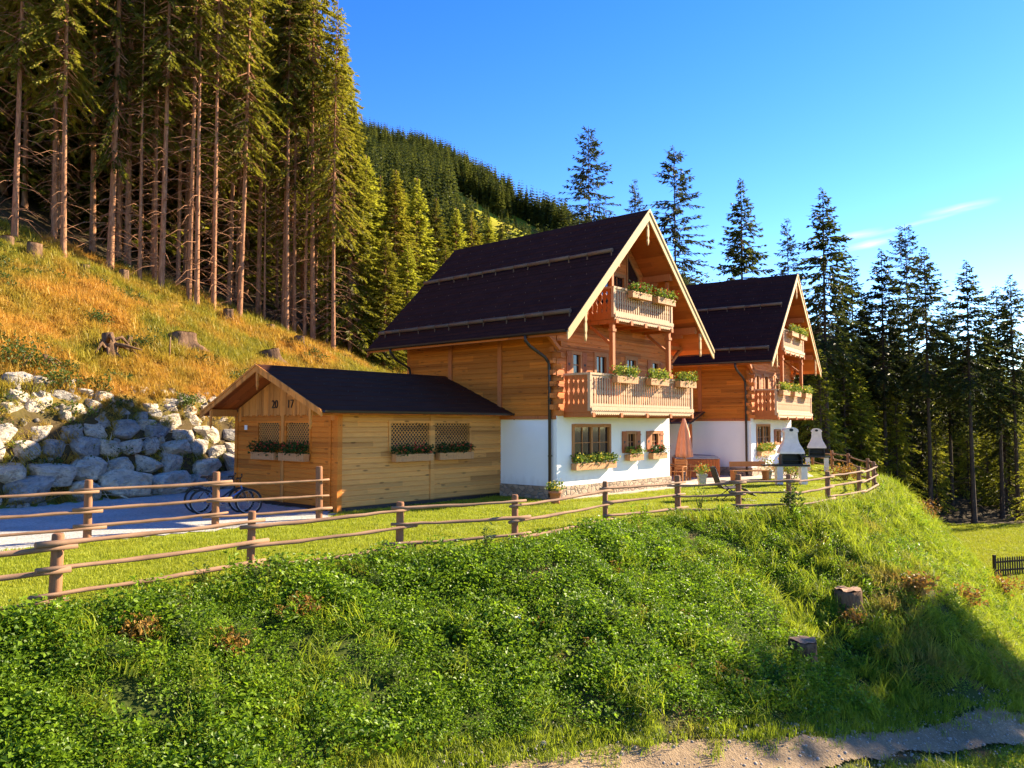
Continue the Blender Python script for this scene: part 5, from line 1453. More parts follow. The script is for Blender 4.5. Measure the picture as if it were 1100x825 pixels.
# ------------------------------------------------------------------ rocks and stumps
def rock_mesh(seed):
    rnd = random.Random(seed); bm = bmesh.new()
    for i in range(26):
        v = Vector((rnd.uniform(-1, 1), rnd.uniform(-1, 1), rnd.uniform(-1, 1)))
        m = max(abs(v.x), abs(v.y), abs(v.z)); v = v/m
        v = v*0.72+v.normalized()*0.28*1.15
        bm.verts.new((v.x*0.5, v.y*0.5, v.z*0.5))
    bmesh.ops.convex_hull(bm, input=bm.verts)
    loose = [v for v in bm.verts if not v.link_faces]
    bmesh.ops.delete(bm, geom=loose, context='VERTS')
    bmesh.ops.bevel(bm, geom=list(bm.edges), offset=0.045, segments=2, affect='EDGES', profile=0.6)
    bmesh.ops.triangulate(bm, faces=bm.faces)
    bmesh.ops.subdivide_edges(bm, edges=[e for e in bm.edges if e.calc_length() > 0.16], cuts=2, use_grid_fill=True)
    bmesh.ops.triangulate(bm, faces=bm.faces)
    for v in bm.verts:
        n = v.co.normalized(); q = v.co*5+Vector((seed*3.1, 0, 0))
        from mathutils import noise as nz
        v.co += n*(nz.fractal(q, 1.0, 2.0, 4)*0.035)
    me = bpy.data.meshes.new('boulder'); bm.to_mesh(me); bm.free()
    me.materials.append(M['rock'])
    return me
def build_rocks():
    ms = [rock_mesh(i+1) for i in range(10)]
    rnd = random.Random(21)
    rows = [(0.36, 0.95, 1.5), (1.08, 0.85, 1.3), (1.75, 0.75, 1.15), (2.36, 0.68, 1.05), (2.92, 0.62, .95), (3.42, .55, .9), (3.85, .46, .8)]
    rn = ['bottom row', 'second row up', 'third row up', 'fourth row up', 'fifth row up', 'row below the top', 'top row']
    ords = ['first', 'second', 'third', 'fourth', 'fifth', 'sixth', 'seventh', 'eighth', 'ninth', 'tenth', 'eleventh', 'twelfth', 'thirteenth', 'fourteenth', 'fifteenth', 'sixteenth', 'seventeenth', 'eighteenth']
    ax = Vector((0.469, 0.883, 0)); inw = Vector((-0.883, 0.469, 0)); B0 = Vector((-15.7, 24.0, 0))+inw*-0.25
    for j, (h, sz, wd) in enumerate(rows):
        s = -3.4 - 0.5*(j % 2); k = 0
        end = 10.6 - 0.15*j
        while s < end:
            w = wd*rnd.uniform(0.6, 1.25); hh = sz*rnd.uniform(0.8, 1.12)
            if rnd.random() < (0.07 if j < 2 else 0.15): s += w*0.5; continue
            hgt = h*(1-0.13*max(0, s)/10) + rnd.uniform(-.14, .14) + (0.25*math.sin(s*0.9) if j > 3 else 0)
            c = B0 + ax*(s+w/2) + inw*(0.35+1.75*hgt/3.7)
            u, v = proj(c.x, c.y, hgt)
            s0 = s
            s += w*rnd.uniform(0.92, 1.08)
            if u < -30 or u > 300: continue
            o = link_mesh('boulder', rnd.choice(ms))
            o.location = (c.x, c.y, hgt)
            o.rotation_euler = (rnd.uniform(-.3, .3)+(PI if rnd.random() < .5 else 0), rnd.uniform(-.28, .28), math.atan2(ax.y, ax.x)+rnd.uniform(-.35, .35))
            o.scale = (w*0.97, max(0.7, w*0.72), hh*0.98)
            szw = 'big' if w > 1.2 else ('small' if w < 0.8 else 'middling')
            tag(o, '%s boulder, %s from left, rock wall %s' % (szw, ords[min(k, 17)], rn[j]), 'boulder', 'boulders of the retaining wall')
            k += 1
def stump(pos, r, h, label, seed, rz=0.0, roots=5, lean=0.0, name='tree_stump'):
    rnd = random.Random(seed)
    T = thing(name, label, 'stump', pos, rz); T.rotation_euler.x = lean
    ph = [rnd.uniform(0, 6.28) for _ in range(4)]
    wob = lambda k, z: 1 + (0.10*math.sin(2*PI*k/24*3+ph[0])+0.07*math.sin(2*PI*k/24*5+ph[1])) + max(0, 0.35-z/h)*0.7*max(0, math.sin(2*PI*k/24*roots+ph[2]))
    b = MB(); b.lathe([(r*1.35, -0.35), (r*1.25, 0), (r*1.1, h*.2), (r*1.0, h*.45), (r*.97, h*.8), (r*.98, h)], 24, wob=wob)
    b.build('bark', M['stump'], T)
    c = MB(); vs = [(r*.93*wob(k, h)*math.cos(2*PI*k/24), r*.93*wob(k, h)*math.sin(2*PI*k/24), h+0.012+rnd.uniform(0, .05)) for k in range(24)] + [(0, 0, h+0.03)]
    c.add(vs, [(k, (k+1) % 24, 24) for k in range(24)]); c.build('cut_face', M['cut'], T)
    return T
def root_plate(pos, s, label, seed):
    rnd = random.Random(seed); T = thing('uprooted_stump', label, 'stump', pos, rnd.uniform(0, 6))
    b = MB(); b.tube([(0, 0, -0.2), (0.1*s, 0, .35*s), (.05*s, .05*s, .8*s)], [.30*s, .24*s, .16*s], 10)
    b.build('trunk', M['stump'], T)
    q = MB()
    for i in range(11):
        a = rnd.uniform(0, 6.28); L = rnd.uniform(.5, 1.1)*s; z = rnd.uniform(.0, .55)*s
        q.tube([(0, 0, z), (math.cos(a)*L*.5, math.sin(a)*L*.5, z+rnd.uniform(-.1, .25)*s), (math.cos(a)*L, math.sin(a)*L, z-rnd.uniform(.0, .5)*s)], [.09*s, .06*s, .015*s], 6)
    q.build('roots', M['stump'], T)
def build_stumps():
    stump(hit(912, 655) - Vector((0, 0, .1)), 0.32, 0.55, 'big weathered stump, upper of the two on the grassy bank', 1)
    stump(hit(864, 716) - Vector((0, 0, .1)), 0.28, 0.62, 'lower shaded stump near the foot of the grassy bank', 2)
    stump(at_d(1046, 39.5), 0.3, 0.75, 'small stump in the clearing left of the dark picket fence', 3)
    L = [(8, 262, .30, .55, 'leftmost pale stump on the hill skyline'), (36, 274, .34, .75, 'pale stump with a long root, second on the skyline from the left'),
         (90, 288, .30, .35, 'low grey stump at the hill edge left of the skirted spruce'), (133, 300, .26, .7, 'narrow pale stump between the skirted spruce and the thick trunk'),
         (245, 342, .3, .75, 'light stump right at the foot of the thickest trunk'), (290, 352, .28, .4, 'low stump right of the thickest trunk'), (322, 368, .3, .6, 'stump at the foot of the close row of straight stems'),
         (196, 372, .62, .75, 'dark flat topped stump overhanging the slope above the boulder wall'), (293, 388, .5, .8, 'dark leaning stump on the slope above the annex roof'),
         (374, 385, .25, .4, 'small stump at the hill edge near the big roof')]
    for i, (px, py, r, h, lb) in enumerate(L):
        stump(hit(px, py+2, 18)-Vector((0, 0, .1)), r, h, lb, 10+i, rz=i, lean=-0.25 if r > .45 else 0)
    root_plate(hit(115, 385, 18), 1.35, 'tall splintered root stock halfway up the orange slope', 4)
    root_plate(hit(140, 374, 18), 0.7, 'small dark root stock right of the tall splintered one', 5)
    root_plate(hit(48, 396, 18), 0.6, 'low dark root stock in the brambles at the left of the slope', 6)
    T = thing('marker_stake', 'thin pale stake standing on the slope below the dark flat stump', 'stake', hit(182, 386, 18))
    MB().tube([(0, 0, -.2), (.02, 0, .95), (.02, 0, 1.0)], [.035, .03, .015], 8).build('stake', M['cut'], T)
    p = hit(547, 680); T = thing('pipe_end', 'short pale pipe end sticking out of the leafy bank', 'pipe', p + Vector((0, 0, .22)), 0.1)
    b = MB(); b.tube([(-.2, 0, 0), (.2, 0, .01)], .035, 10); b.tube([(.14, 0, .008), (.2, 0, .012)], .045, 10); b.build('tube', M['metal_grey'], T)

# ------------------------------------------------------------------ garden things
def ring(mb, c, r, t, n=28, k=6, ax='y', m=0):
    pts = []
    vs = []; fs = []
    for i in range(n):
        a = 2*PI*i/n
        for j in range(k):
            b = 2*PI*j/k
            rr = r+t*math.cos(b)
            vs.append((c[0]+rr*math.cos(a), c[1]+t*math.sin(b), c[2]+rr*math.sin(a)))
    for i in range(n):
        for j in range(k):
            fs.append((i*k+j, i*k+(j+1) % k, ((i+1) % n)*k+(j+1) % k, ((i+1) % n)*k+j))
    mb.add(vs, fs, m, True)
def bicycle(pos, rz, label, paint, lean=0.12):
    T = thing('bicycle', label, 'bicycle', pos, rz, 'bicycles leaning beside the annex'); T.rotation_euler.x = lean; T.scale = (1.12, 1.12, 1.12)
    R_ = 0.345
    f = MB()
    bb = (-.05, 0, .30); seat = (-.22, 0, .82); hd = (.40, 0, .82); hd2 = (.44, 0, .66); ra = (-.52, 0, R_)
    for a, b, r in ((bb, seat, .018), (bb, hd2, .024), (seat, hd, .018), (hd, hd2, .022)): f.tube([a, b], r, 8)
    for y in (-.05, .05):
        f.tube([bb, (ra[0], y, ra[2])], .011, 6); f.tube([(seat[0]+.02, 0, .76), (ra[0], y, ra[2])], .010, 6)
    f.tube([seat, (-.26, 0, .93)], .014, 8)
    f.build('frame', M[paint], T)
    fk = MB()
    for y in (-.055, .055): fk.tube([(.455, y, .64), (.52, y, .45), (.60, y, R_)], .013, 6)
    fk.box(.43, .48, -.07, .07, .62, .66); fk.build('fork', M['black'], T)
    for x in (-.52, .60):
        w = MB(); ring(w, (x, 0, R_), R_-.03, .031); wo = w.build('wheel', M['rubber'], T)
        s = MB(); ring(s, (x, 0, R_), R_-.055, .012, 28, 5)
        for i in range(16):
            a = 2*PI*i/16; s.tube([(x, .02*(-1)**i, R_), (x+(R_-.055)*math.cos(a), 0, R_+(R_-.055)*math.sin(a))], .0035, 3)
        s.tube([(x, -.06, R_), (x, .06, R_)], .025, 8); s.build('spokes', M['metal_grey'], wo)
    h = MB(); h.tube([(.40, 0, .82), (.385, 0, .93), (.42, 0, .98)], .015, 8); h.tube([(.36, -.32, 1.0), (.42, -.1, .98), (.42, .1, .98), (.36, .32, 1.0)], .013, 8)
    h.tube([(.37, -.33, 1.0), (.39, -.22, .993)], .019, 8); h.tube([(.37, .33, 1.0), (.39, .22, .993)], .019, 8); h.build('handlebar', M['black'], T)
    s = MB(); s.prism([(-.42, -.07), (-.36, -.085), (-.2, -.035), (-.08, -.02), (-.08, .02), (-.2, .035), (-.36, .085), (-.42, .07)], (0, 0, .93), (1, 0, 0), (0, 1, 0), (0, 0, .05)); s.build('saddle', M['black'], T)
    c = MB(); ring(c, (bb[0], .05, bb[2]), .085, .008, 20, 4); c.bar((bb[0], .065, bb[2]), (bb[0]+.12, .065, bb[2]-.12), .02, .02); c.bar((bb[0], -.065, bb[2]), (bb[0]-.12, -.065, bb[2]+.12), .02, .02)
    c.box(bb[0]+.08, bb[0]+.17, .07, .15, bb[2]-.14, bb[2]-.11); c.box(bb[0]-.17, bb[0]-.08, -.15, -.07, bb[2]+.11, bb[2]+.14); c.build('crank', M['metal_grey'], T)
    return T
def barbecue(pos, rz, label, s=1.0):
    T = thing('garden_barbecue', label, 'barbecue', pos, rz, 'masonry barbecues on the lawn'); T.scale = (s, s, s)
    for sx in (-1, 1):
        p = MB(); p.box(sx*.52-.13, sx*.52+.13, -.3, .3, -.1, .82); p.build('pillar', M['bbq'], T)
    p = MB(); p.box(-.75, .75, -.36, .36, .82, .90); p.box(-1.25, -.751, -.34, .34, .835, .885); p.build('counter', M['black'], T)
    f = MB()
    arch = [(-.46, .90), (-.46, 1.25), (-.40, 1.40), (-.25, 1.47), (.25, 1.47), (.40, 1.40), (.46, 1.25), (.46, .90)]
    inn = [(-.40, .93), (-.40, 1.22), (-.34, 1.34), (-.22, 1.40), (.22, 1.40), (.34, 1.34), (.40, 1.22), (.40, .93)]
    n = len(arch)
    vs = [(a, -.33, b) for a, b in arch] + [(a, -.33, b) for a, b in inn] + [(a, .33, b) for a, b in arch] + [(a, .25, b) for a, b in inn]
    fs = []
    for i in range(n):
        j = (i+1) % n
        fs += [(i, n+i, n+j, j), (n+i, 3*n+i, 3*n+j, n+j), (i, j, 2*n+j, 2*n+i)]
    fs += [tuple(range(2*n, 3*n)), tuple(range(3*n, 4*n))[::-1]]
    f.add(vs, fs); f.box(-.39, .39, -.28, .2, 1.08, 1.10); f.build('firebox', M['black'], T)
    h = MB()
    def fr(z, a, b): return [(-a, -b, z), (a, -b, z), (a, b, z), (-a, b, z)]
    lv = [(1.38, .53, .39), (1.46, .53, .39), (1.60, .47, .34), (1.84, .34, .26), (2.02, .29, .23), (2.34, .27, .22)]
    vs = [v for z, a, b in lv for v in fr(z, a, b)]
    fs = [(k*4+i, k*4+(i+1) % 4, k*4+4+(i+1) % 4, k*4+4+i) for k in range(len(lv)-1) for i in range(4)] + [(3, 2, 1, 0)]
    h.add(vs, fs)
    h.build('hood', M['bbq'], T)
    c = MB()
    prof = [(.31*math.cos(PI*i/10), 2.345+.05+.17*math.sin(PI*i/10)) for i in range(11)]
    c.prism([(.31, 2.345)] + prof + [(-.31, 2.345)], (0, -.25, 0), (1, 0, 0), (0, 0, 1), (0, .5, 0))
    c.build('chimney_cap', M['bbq'], T)
    k = MB(); k.prism([(.09*math.cos(2*PI*i/16), 2.44+.07*math.sin(2*PI*i/16)) for i in range(16)], (0, -.254, 0), (1, 0, 0), (0, 0, 1), (0, .508, 0)); k.build('smoke_hole_shade', M['black'], T)  # solid black disc, coloured for the darkness inside the smoke opening
    return T
def build_garden(H1, H2):
    # bicycles
    bicycle((-8.25, 22.55, 0.0), R(8), 'dark bicycle with blue frame tubes, nearer of two beside the annex gable', 'blue_paint')
    bicycle((-8.65, 23.1, 0.0), R(5), 'black bicycle behind the blue framed one beside the annex gable', 'dark_paint', 0.08)
    # barbecues
    barbecue((12.1, 34.0, 0), R(-8), 'large pale barbecue with arched black firebox and counter on the lawn', 0.97)
    barbecue((17.1, 43.9, 0), R(-20), 'farther barbecue with a plain hood near the fence corner', 0.93)
    # hot tub
    T = thing('hot_tub', 'square wood clad hot tub under a grey cover, against the white wall', 'hot tub', (9.2, 39.3, 0.04), R(-8))
    b = MB()
    n = 14; S = 1.02
    for i in range(n):
        a0 = -S+2*S*i/n; a1 = -S+2*S*(i+1)/n-.012
        for s in (-1, 1):
            b.box(a0, a1, s*S-.03, s*S+.03, 0, .86); b.box(s*S-.03, s*S+.03, a0, a1, .001, .859)
    for sx in (-1, 1):
        for sy in (-1, 1): b.box(sx*S-.05, sx*S+.05, sy*S-.05, sy*S+.05, 0, .88)
    b.build('cladding', M['wood_beam'], T)
    b = MB(); b.box(-S-.06, S+.06, -S-.06, S+.06, .882, .93); b.prism([(-S, .93), (-S+.03, 1.0), (-.05, 1.04), (.05, 1.04), (S-.03, 1.0), (S, .93)], (0, -S, 0), (1, 0, 0), (0, 0, 1), (0, 2*S, 0)); b.build('cover', M['tub_lid'], T)
    b = MB(); b.box(-.35, .35, -S-.5, -S-.1, .0, .2); b.box(-.35, .35, -S-.3, -S-.1, .2, .4); b.build('step', M['wood_beam'], T)
    # parasol
    T = thing('folded_parasol', 'closed salmon coloured parasol on a pole beside the wooden chairs', 'parasol', (8.05, 36.6, 0.04))
    MB().tube([(0, 0, 0), (0, 0, 2.95)], .028, 10).build('pole', M['wood_barge'], T)
    wob = lambda k, z: 1+.26*math.cos(k*2*PI/32*8)*(1.0 if z < 2.6 else .3)
    MB().lathe([(.10, 1.0), (.34, 1.05), (.33, 1.25), (.27, 1.75), (.20, 2.25), (.11, 2.65), (.035, 2.9)], 32, wob=wob).build('canopy', M['cloth_salmon'], T)
    b = MB(); b.lathe([(.30, 0), (.30, .07), (.08, .09), (.05, .35)], 20); b.build('base', M['stone_pot'], T)
    MB().sphere((0, 0, 2.98), .04).build('finial', M['wood_barge'], T)
    # chairs
    for (x, y, rz, lb) in ((7.55, 35.55, R(-30), 'orange wooden garden chair nearer the white wall corner'), (8.35, 36.1, R(70), 'orange wooden garden chair beside the parasol foot')):
        T = thing('garden_chair', lb, 'chair', (x, y, 0.04), rz, 'wooden garden chairs on the terrace')
        b = MB()
        for i in range(5): b.box(-.25, .25, -.24+i*.1, -.15+i*.1, .42, .45)
        b.build('seat', M['wood_frame'], T)
        b = MB()
        for i in range(4): b.obox((0, .28+.03*i, .55+.12*i), (.25, 0, 0), (0, .011, 0), (0, .0115, .045))
        b.build('backrest', M['wood_frame'], T)
        for sx in (-1, 1):
            b = MB(); b.bar((sx*.27, -.24, 0), (sx*.27, -.24, .64), .045, .045); b.build('leg', M['wood_frame'], T)
            b = MB(); b.bar((sx*.27, .22, 0), (sx*.27, .40, 1.0), .045, .045); b.build('leg', M['wood_frame'], T)
            b = MB(); b.box(sx*.27-.03, sx*.27+.03, -.28, .33, .64, .665); b.build('armrest', M['wood_frame'], T)
    # table
    T = thing('garden_table', 'small orange wooden table between the garden chairs', 'table', (7.75, 36.4, .04), R(20))
    b = MB()
    for i in range(6): b.box(-.45, .45, -.42+i*.14, -.29+i*.14, .70, .73)
    b.build('tabletop', M['wood_frame'], T)
    for sx in (-1, 1):
        for sy in (-1, 1): MB().box(sx*.38-.03, sx*.38+.03, sy*.35-.03, sy*.35+.03, 0, .70).build('leg', M['wood_frame'], T)
    # lounger
    T = thing('deck_lounger', 'dark folding lounger with raised back standing on the lawn', 'lounger', (7.55, 27.1, 0), R(2))
    f = MB(); c = MB()
    sy = .32
    pr = [(-.62, 1.12), (-.42, .52), (-.30, .40), (.20, .44), (.42, .40), (.78, .16)]
    for s in (-1, 1):
        f.tube([(x, s*sy, z) for x, z in pr], .017, 8)
        f.tube([(-.45, s*sy, 0), (.25, s*sy, .50)], .016, 8); f.tube([(.38, s*sy, 0), (-.40, s*sy, .62)], .016, 8)
        f.tube([(-.52, s*sy, .012), (.80, s*sy, .012)], .014, 8); f.tube([(-.45, s*(sy+.03), .62), (.05, s*(sy+.03), .64)], .02, 8)
    for x, z in ((-.62, 1.12), (.78, .16), (-.45, .02), (.38, .02)): f.tube([(x, -sy, z), (x, sy, z)], .015, 8)
    for i in range(len(pr)-1):
        (x0, z0), (x1, z1) = pr[i], pr[i+1]
        d = Vector((x1-x0, 0, z1-z0)); nn = Vector((-d.z, 0, d.x)).normalized()
        c.obox(((x0+x1)/2, 0, (z0+z1)/2), d/2, (0, sy-.02, 0), nn*.012)
    c.obox((-.55, 0, 1.0), (.05, 0, -.14), (0, .2, 0), (.035, 0, .012))
    f.build('frame', M['black'], T); c.build('sling_seat', M['cloth_dark'], T)
    # pots
    pot((1.42, 25.75, 0.0), 'terracotta pot with a pale green plant at the house corner', 'terracotta', 'box_leaf', 'petal_yellow', 3, .21, .42, ph=.22)
    pot((8.0, 33.0, 0.04), 'square stone planter of orange flowers on the terrace', 'stone_pot', 'box_leaf', 'petal_orange', 4, .26, .48, True, .28)
    pot((12.0, 36.9, 0.04), 'stone pot of orange flowers in front of the second house', 'stone_pot', 'box_leaf', 'petal_orange', 6, .28, .42, False, .5)
    # bench with flowers before house two
    T = thing('garden_bench', 'wooden bench in front of the second house', 'bench', (10.9, 35.9, .04), R(12))
    b = MB(); b.box(-.9, .9, -.2, .2, .42, .47); b.build('seat', M['wood_frame'], T)
    b = MB(); b.box(-.9, .9, .20, .24, .62, .86); b.build('backrest', M['wood_frame'], T)
    for x in (-.8, .8): MB().box(x-.05, x+.05, -.18, .24, 0, .42).build('leg', M['wood_frame'], T)
    # shrubs
    bush((8.1, 22.75, -.05), (.35, .3, .5), .12, 200, 'shrub', 'small spiky dark shrub on the bank edge outside the fence', seed=3)
    bush((5.6, 23.4, 0), (.3, .3, .5), .07, 160, 'box_leaf', 'wispy grass tuft inside the fence below the lounger', seed=4)
    bush((15.5, 36.6, 0), (.8, .7, .4), .12, 450, 'shrub_rust', 'rust coloured shrub inside the fence corner', seed=5)
    bush((14.2, 39.8, 0), (1.0, .8, .4), .12, 500, 'shrub_rust', 'yellowing shrub behind the larger barbecue', seed=6)
    bush((13.2, 36.9, 0), (.8, .6, .6), .10, 500, 'box_leaf', 'green bush right behind the larger barbecue counter', seed=7)
    bush((16.2, 30.5, hz(16.2, 30.5)), (.5, .5, .5), .1, 200, 'shrub_rust', 'rust tinged weed on the right shoulder of the bank', seed=8)
    rnd = random.Random(4)
    for i, (px, py, s, mt, lb) in enumerate([(985, 640, .5, 'shrub_rust', 'rusty weed right of the upper stump on the bank'), (1035, 655, .6, 'shrub_rust', 'larger rusty weed patch on the right flank of the bank'), (1075, 640, .7, 'shrub_rust', 'broad rusty weed at the right rim of the bank'),
                                         (150, 690, .3, 'shrub_rust', 'orange tinted weed on the bank below the nearest post'), (245, 705, .3, 'shrub_rust', 'orange tinted weed on the bank below the second post'), (325, 665, .28, 'shrub_rust', 'dry orange weed on the bank right of the second post'),
                                         (915, 672, .35, 'shrub_rust', 'dry orange weed at the foot of the upper stump'),
                                         (20, 400, 1.1, 'shrub', 'tall green bramble at the left edge above the boulder wall'), (60, 420, .8, 'shrub', 'green bramble above the left end of the boulder wall'), (200, 440, .6, 'shrub', 'green bush at the top of the boulder wall near the annex'), (105, 350, .6, 'shrub', 'dark green bush behind the tall root stock'), (150, 378, .7, 'shrub', 'green bush beside the small root stock')]):
        p = hit(px, py); bush(p, (s, s, s*.6), .07+.04*(s > .4), int(220+300*s), mt, lb, seed=20+i, name='weed' if mt == 'shrub_rust' else 'shrub')
    # lean-to roof at house two
    T = thing('lean_to_canopy', 'small brown lean-to roof over the hot tub on the second house wall', 'canopy', H2.location.copy(), H2.rotation_euler.z)
    y0, y1 = 2.3, 6.3
    r = MB(); r.prism([(0.0, 3.25), (-1.9, 2.72), (-1.9, 2.67), (0.0, 3.20)], (-0.12, y0, 0), (1, 0, 0), (0, 0, 1), (0, y1-y0, 0)); ro = r.build('roof', M['gutter'], T)
    q = MB()
    for i in range(9):
        yy = y0+.1+i*(y1-y0-.2)/8; q.bar((-.12, yy, 3.275), (-2.02, yy, 2.745), .05, .05)
    q.build('batten', M['wood_beam'], ro)
    q = MB(); q.tube([(-2.06, y0, 2.68), (-2.06, y1, 2.68)], .05, 8); q.build('gutter', M['gutter'], ro)
    for yy in (y0+.15, y1-.15):
        q = MB(); q.box(-1.85, -1.73, yy-.06, yy+.06, 0, 2.62); q.build('post', M['wood_beam'], T)

# ------------------------------------------------------------------ put it together
make_materials()
sun_az, sun_el = 62.0, 26.5
C1 = (1.54, 26.9); C2 = (11.9, 38.9)
def footprint(c, rz, w, d):
    ca, sa = math.cos(rz), math.sin(rz)
    return [(c[0]+ca*x-sa*y, c[1]+sa*x+ca*y) for x, y in ((-.1, -.1), (w+.1, -.1), (w+.1, d+.1), (-.1, d+.1))]
HOUSE_FOOT += [footprint(C1, R(48.6), W_, D_), footprint(C2, R(56), W_, D_), footprint((-5.17, 23.25), R(48.6), GW, GD)]
build_ground()
H1 = make_house('big timber and white chalet in the middle with the attached low annex')
H2 = copy_tree(H1)
H1.location = (C1[0], C1[1], 0); H1.rotation_euler.z = R(48.6); H1['group'] = 'twin chalets'
H2.location = (C2[0], C2[1], 0); H2.rotation_euler.z = R(56)
tag(H2, 'second chalet farther back on the right, partly hidden by the first', 'house', 'twin chalets')
AX = make_annex()
bpy.context.view_layer.update()
X, Y = (1, 0, 0), (0, 1, 0); nX, nY = (-1, 0, 0), (0, -1, 0)
g = 'window boxes and balcony boxes'
flower_box(H1, (2.0, -0.06, 1.24), X, nY, 2.5, 'long flower box under the wide ground floor window of the near chalet', seed=1, petal='petal_yellow', dens=1.2, group=g)
flower_box(H1, (4.65, -0.06, 1.46), X, nY, 1.0, 'flower box under the middle shuttered window of the near chalet', seed=2, dens=1.1, group=g)
flower_box(H1, (6.4, -0.06, 1.46), X, nY, 1.1, 'flower box under the shuttered window nearest the parasol', seed=3, leaf='box_leaf_dark', dens=1.1, group=g)
for i, (x, w) in enumerate(((2.2, 1.35), (4.4, 1.3), (6.55, 1.3))):
    flower_box(H1, (x, -1.27, 4.3), X, nY, w, ['left', 'middle', 'right'][i] + ' of three flower boxes on the lower balcony of the near chalet', seed=5+i, petal='petal_yellow', dens=1.3, lush=1.25, group=g)
for i, (x, w) in enumerate(((3.2, 1.3), (4.95, 1.3))):
    flower_box(H1, (x, -1.27, 7.42), X, nY, w, ['left', 'right'][i] + ' flower box on the attic balcony of the near chalet', seed=9+i, petal='petal', dens=1.2, lush=1.1, group=g)
for i, (x, w) in enumerate(((1.1, 1.3), (3.3, 1.3), (5.6, 1.3))):
    flower_box(H2, (x, -1.27, 4.3), X, nY, w, ['left', 'middle', 'right'][i] + ' of three flower boxes on the lower balcony of the far chalet', seed=12+i, petal='petal_yellow', dens=1.3, lush=1.3, group=g)
for i, (x, w) in enumerate(((3.0, 1.3), (4.8, 1.3))):
    flower_box(H2, (x, -1.27, 7.42), X, nY, w, ['left', 'right'][i] + ' flower box on the attic balcony of the far chalet', seed=16+i, petal='petal_yellow', dens=1.2, lush=1.2, group=g)
flower_box(H2, (2.0, -0.06, 1.24), X, nY, 2.5, 'long flower box with orange blooms under the far chalet window', seed=19, petal='petal_orange', dens=1.4, lush=1.3, group=g)
for i, (x, lb) in enumerate(((2.8, 'dark leaved flower box under the left lattice window of the long annex wall'), (4.7, 'dark leaved flower box under the right lattice window of the long annex wall'))):
    flower_box(AX, (x, -0.06, 1.66), X, nY, 1.6, lb, leaf='box_leaf_dark', seed=21+i, dens=1.1, group=g)
for i, (y, lb) in enumerate(((3.73, 'dark green flower box under the left lattice window of the annex gable'), (2.07, 'dark green flower box under the right lattice window of the annex gable'))):
    flower_box(AX, (-0.06, y, 1.70), Y, nX, 1.4, lb, leaf='box_leaf_dark', seed=24+i, dens=1.3, lush=1.1, group=g)
fence('pole_fence', 'long weathered pole fence along the top of the grassy bank', POSTS, (0.92, 0.585, 0.22), 1.11, 0.078, 1, seed=1, rr=0.036)
fence('pole_fence', 'short taller pole fence between gravel drive and lawn, ending at the annex', [(-5.3, 21.6), (-7.4, 19.6), (-9.5, 17.6), (-12.6, 14.7)], (1.13, 0.71, 0.33), 1.40, 0.085, -1, seed=2, rr=0.036)
picket_fence()
build_rocks()
build_stumps()
build_garden(H1, H2)
make_tree_kinds()
build_trees()
build_mountain()
build_vegetation()

# ------------------------------------------------------------------ sky, sun, camera
w = bpy.data.worlds.new('World'); SC.world = w; w.use_nodes = True
nt = w.node_tree; bg = nt.nodes['Background']
sky = nt.nodes.new('ShaderNodeTexSky'); sky.sky_type = 'NISHITA'; sky.sun_disc = False
sky.sun_elevation = R(sun_el); sky.sun_rotation = R(sun_az); sky.altitude = 1000; sky.air_density = 1.0; sky.dust_density = 0.1; sky.ozone_density = 2.2
hsv = node(nt, 'ShaderNodeHueSaturation', Color=node(nt, 'ShaderNodeGamma', Color=sky.outputs[0], Gamma=1.12).outputs[0], Saturation=1.30, Value=0.72, Hue=0.518)
tc = nt.nodes.new('ShaderNodeTexCoord')
sep = node(nt, 'ShaderNodeSeparateXYZ', Vector=tc.outputs['Generated'])
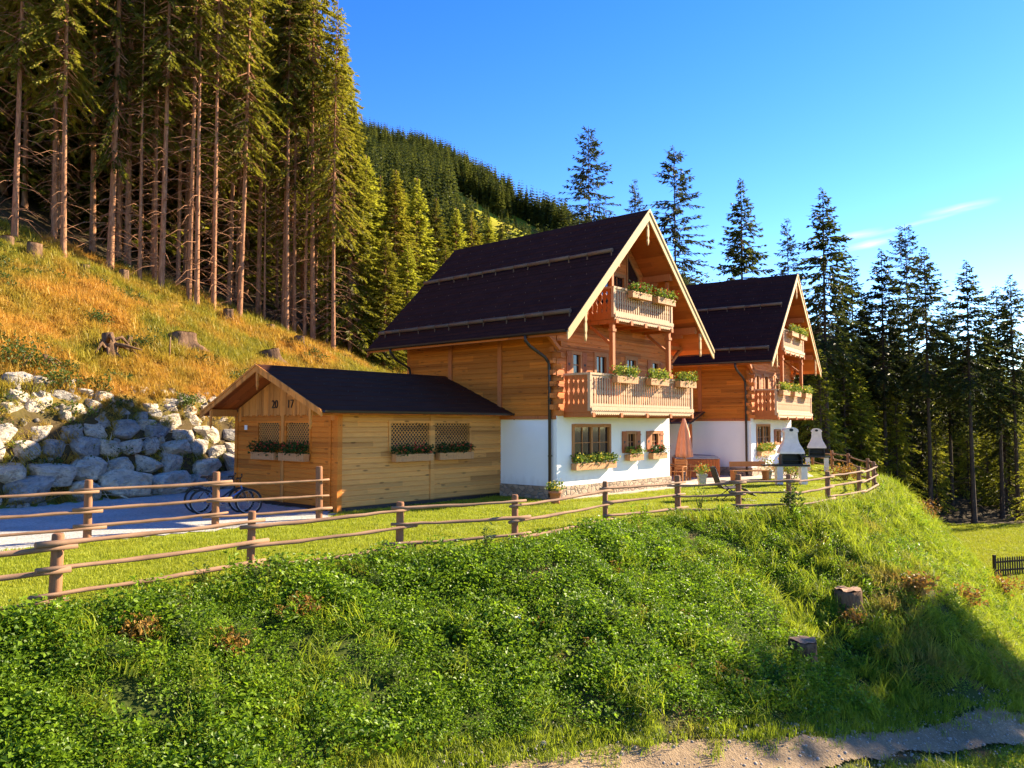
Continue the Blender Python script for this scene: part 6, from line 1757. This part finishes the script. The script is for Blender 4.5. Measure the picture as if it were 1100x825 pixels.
# thin trail clouds: fixed directions of the sky
uu = math_(nt, 'DIVIDE', sep.outputs[0], sep.outputs[1]); vv = math_(nt, 'DIVIDE', sep.outputs[2], sep.outputs[1])
def cloud(cx, cy, sl, half, wid, soft):
    du = math_(nt, 'SUBTRACT', uu, cx)
    dv = math_(nt, 'SUBTRACT', math_(nt, 'SUBTRACT', vv, cy), math_(nt, 'MULTIPLY', du, sl))
    nn = node(nt, 'ShaderNodeTexNoise', Vector=node(nt, 'ShaderNodeCombineXYZ', X=math_(nt, 'MULTIPLY', uu, 18.0), Y=math_(nt, 'MULTIPLY', dv, 120.0), Z=cx).outputs[0], Scale=1.0, Detail=5.0, Roughness=0.6).outputs['Fac']
    a = math_(nt, 'SUBTRACT', 1.0, math_(nt, 'ABSOLUTE', math_(nt, 'DIVIDE', du, half)))
    b = math_(nt, 'SUBTRACT', 1.0, math_(nt, 'ABSOLUTE', math_(nt, 'DIVIDE', math_(nt, 'ADD', dv, math_(nt, 'MULTIPLY', math_(nt, 'SUBTRACT', nn, 0.5), wid*1.2)), wid)))
    f = math_(nt, 'MULTIPLY', math_(nt, 'MAXIMUM', a, 0.0), math_(nt, 'MAXIMUM', b, 0.0))
    return math_(nt, 'MULTIPLY', math_(nt, 'MULTIPLY', f, soft), math_(nt, 'ADD', nn, 0.35))
def uv_of(px, py):
    r_ = ray(px, py); return r_.x/r_.y, r_.z/r_.y
tot = None
for px, py, sl, half, wid, soft in ((1032, 223, 0.22, 0.055, 0.006, 0.22), (934, 262, 0.23, 0.036, 0.006, 0.30), (918, 253, 0.2, 0.04, 0.006, 0.24), (985, 240, 0.26, 0.10, 0.004, 0.12)):
    a, b = uv_of(px, py); f = cloud(a, b, sl, half, wid, soft)
    tot = f if tot is None else math_(nt, 'ADD', tot, f)
tot = math_(nt, 'MULTIPLY', math_(nt, 'MINIMUM', tot, 0.9), math_(nt, 'GREATER_THAN', sep.outputs[1], 0.1))
nt.links.new(mixc(nt, tot, hsv.outputs[0], (7.0, 7.2, 7.6)), bg.inputs['Color'])
bg.inputs['Strength'].default_value = 0.11

sl = bpy.data.lights.new('sun', 'SUN'); sl.energy = 5.0; sl.angle = R(0.5); sl.color = (1.0, 0.84, 0.60)
so = bpy.data.objects.new('sun', sl); COL.objects.link(so)
sd = Vector((math.sin(R(sun_az))*math.cos(R(sun_el)), math.cos(R(sun_az))*math.cos(R(sun_el)), math.sin(R(sun_el))))
so.rotation_euler = sd.to_track_quat('Z', 'Y').to_euler(); so.location = sd*60

cam = bpy.data.cameras.new('camera'); co = bpy.data.objects.new('camera', cam); COL.objects.link(co)
cam.sensor_width = 36; cam.lens = FPX/1100*36; cam.clip_end = 5000; cam.clip_start = 0.1
co.location = (0, 0, CAM_Z); co.rotation_euler = (PI/2+PITCH, 0, 0)
SC.camera = co
SC.view_settings.view_transform = 'Standard'; SC.view_settings.look = 'None'
SC.view_settings.exposure = 2.0; SC.view_settings.gamma = 1.0
SC.cycles.max_bounces = 8; SC.cycles.diffuse_bounces = 4; SC.cycles.transmission_bounces = 4
SC.cycles.use_denoising = True
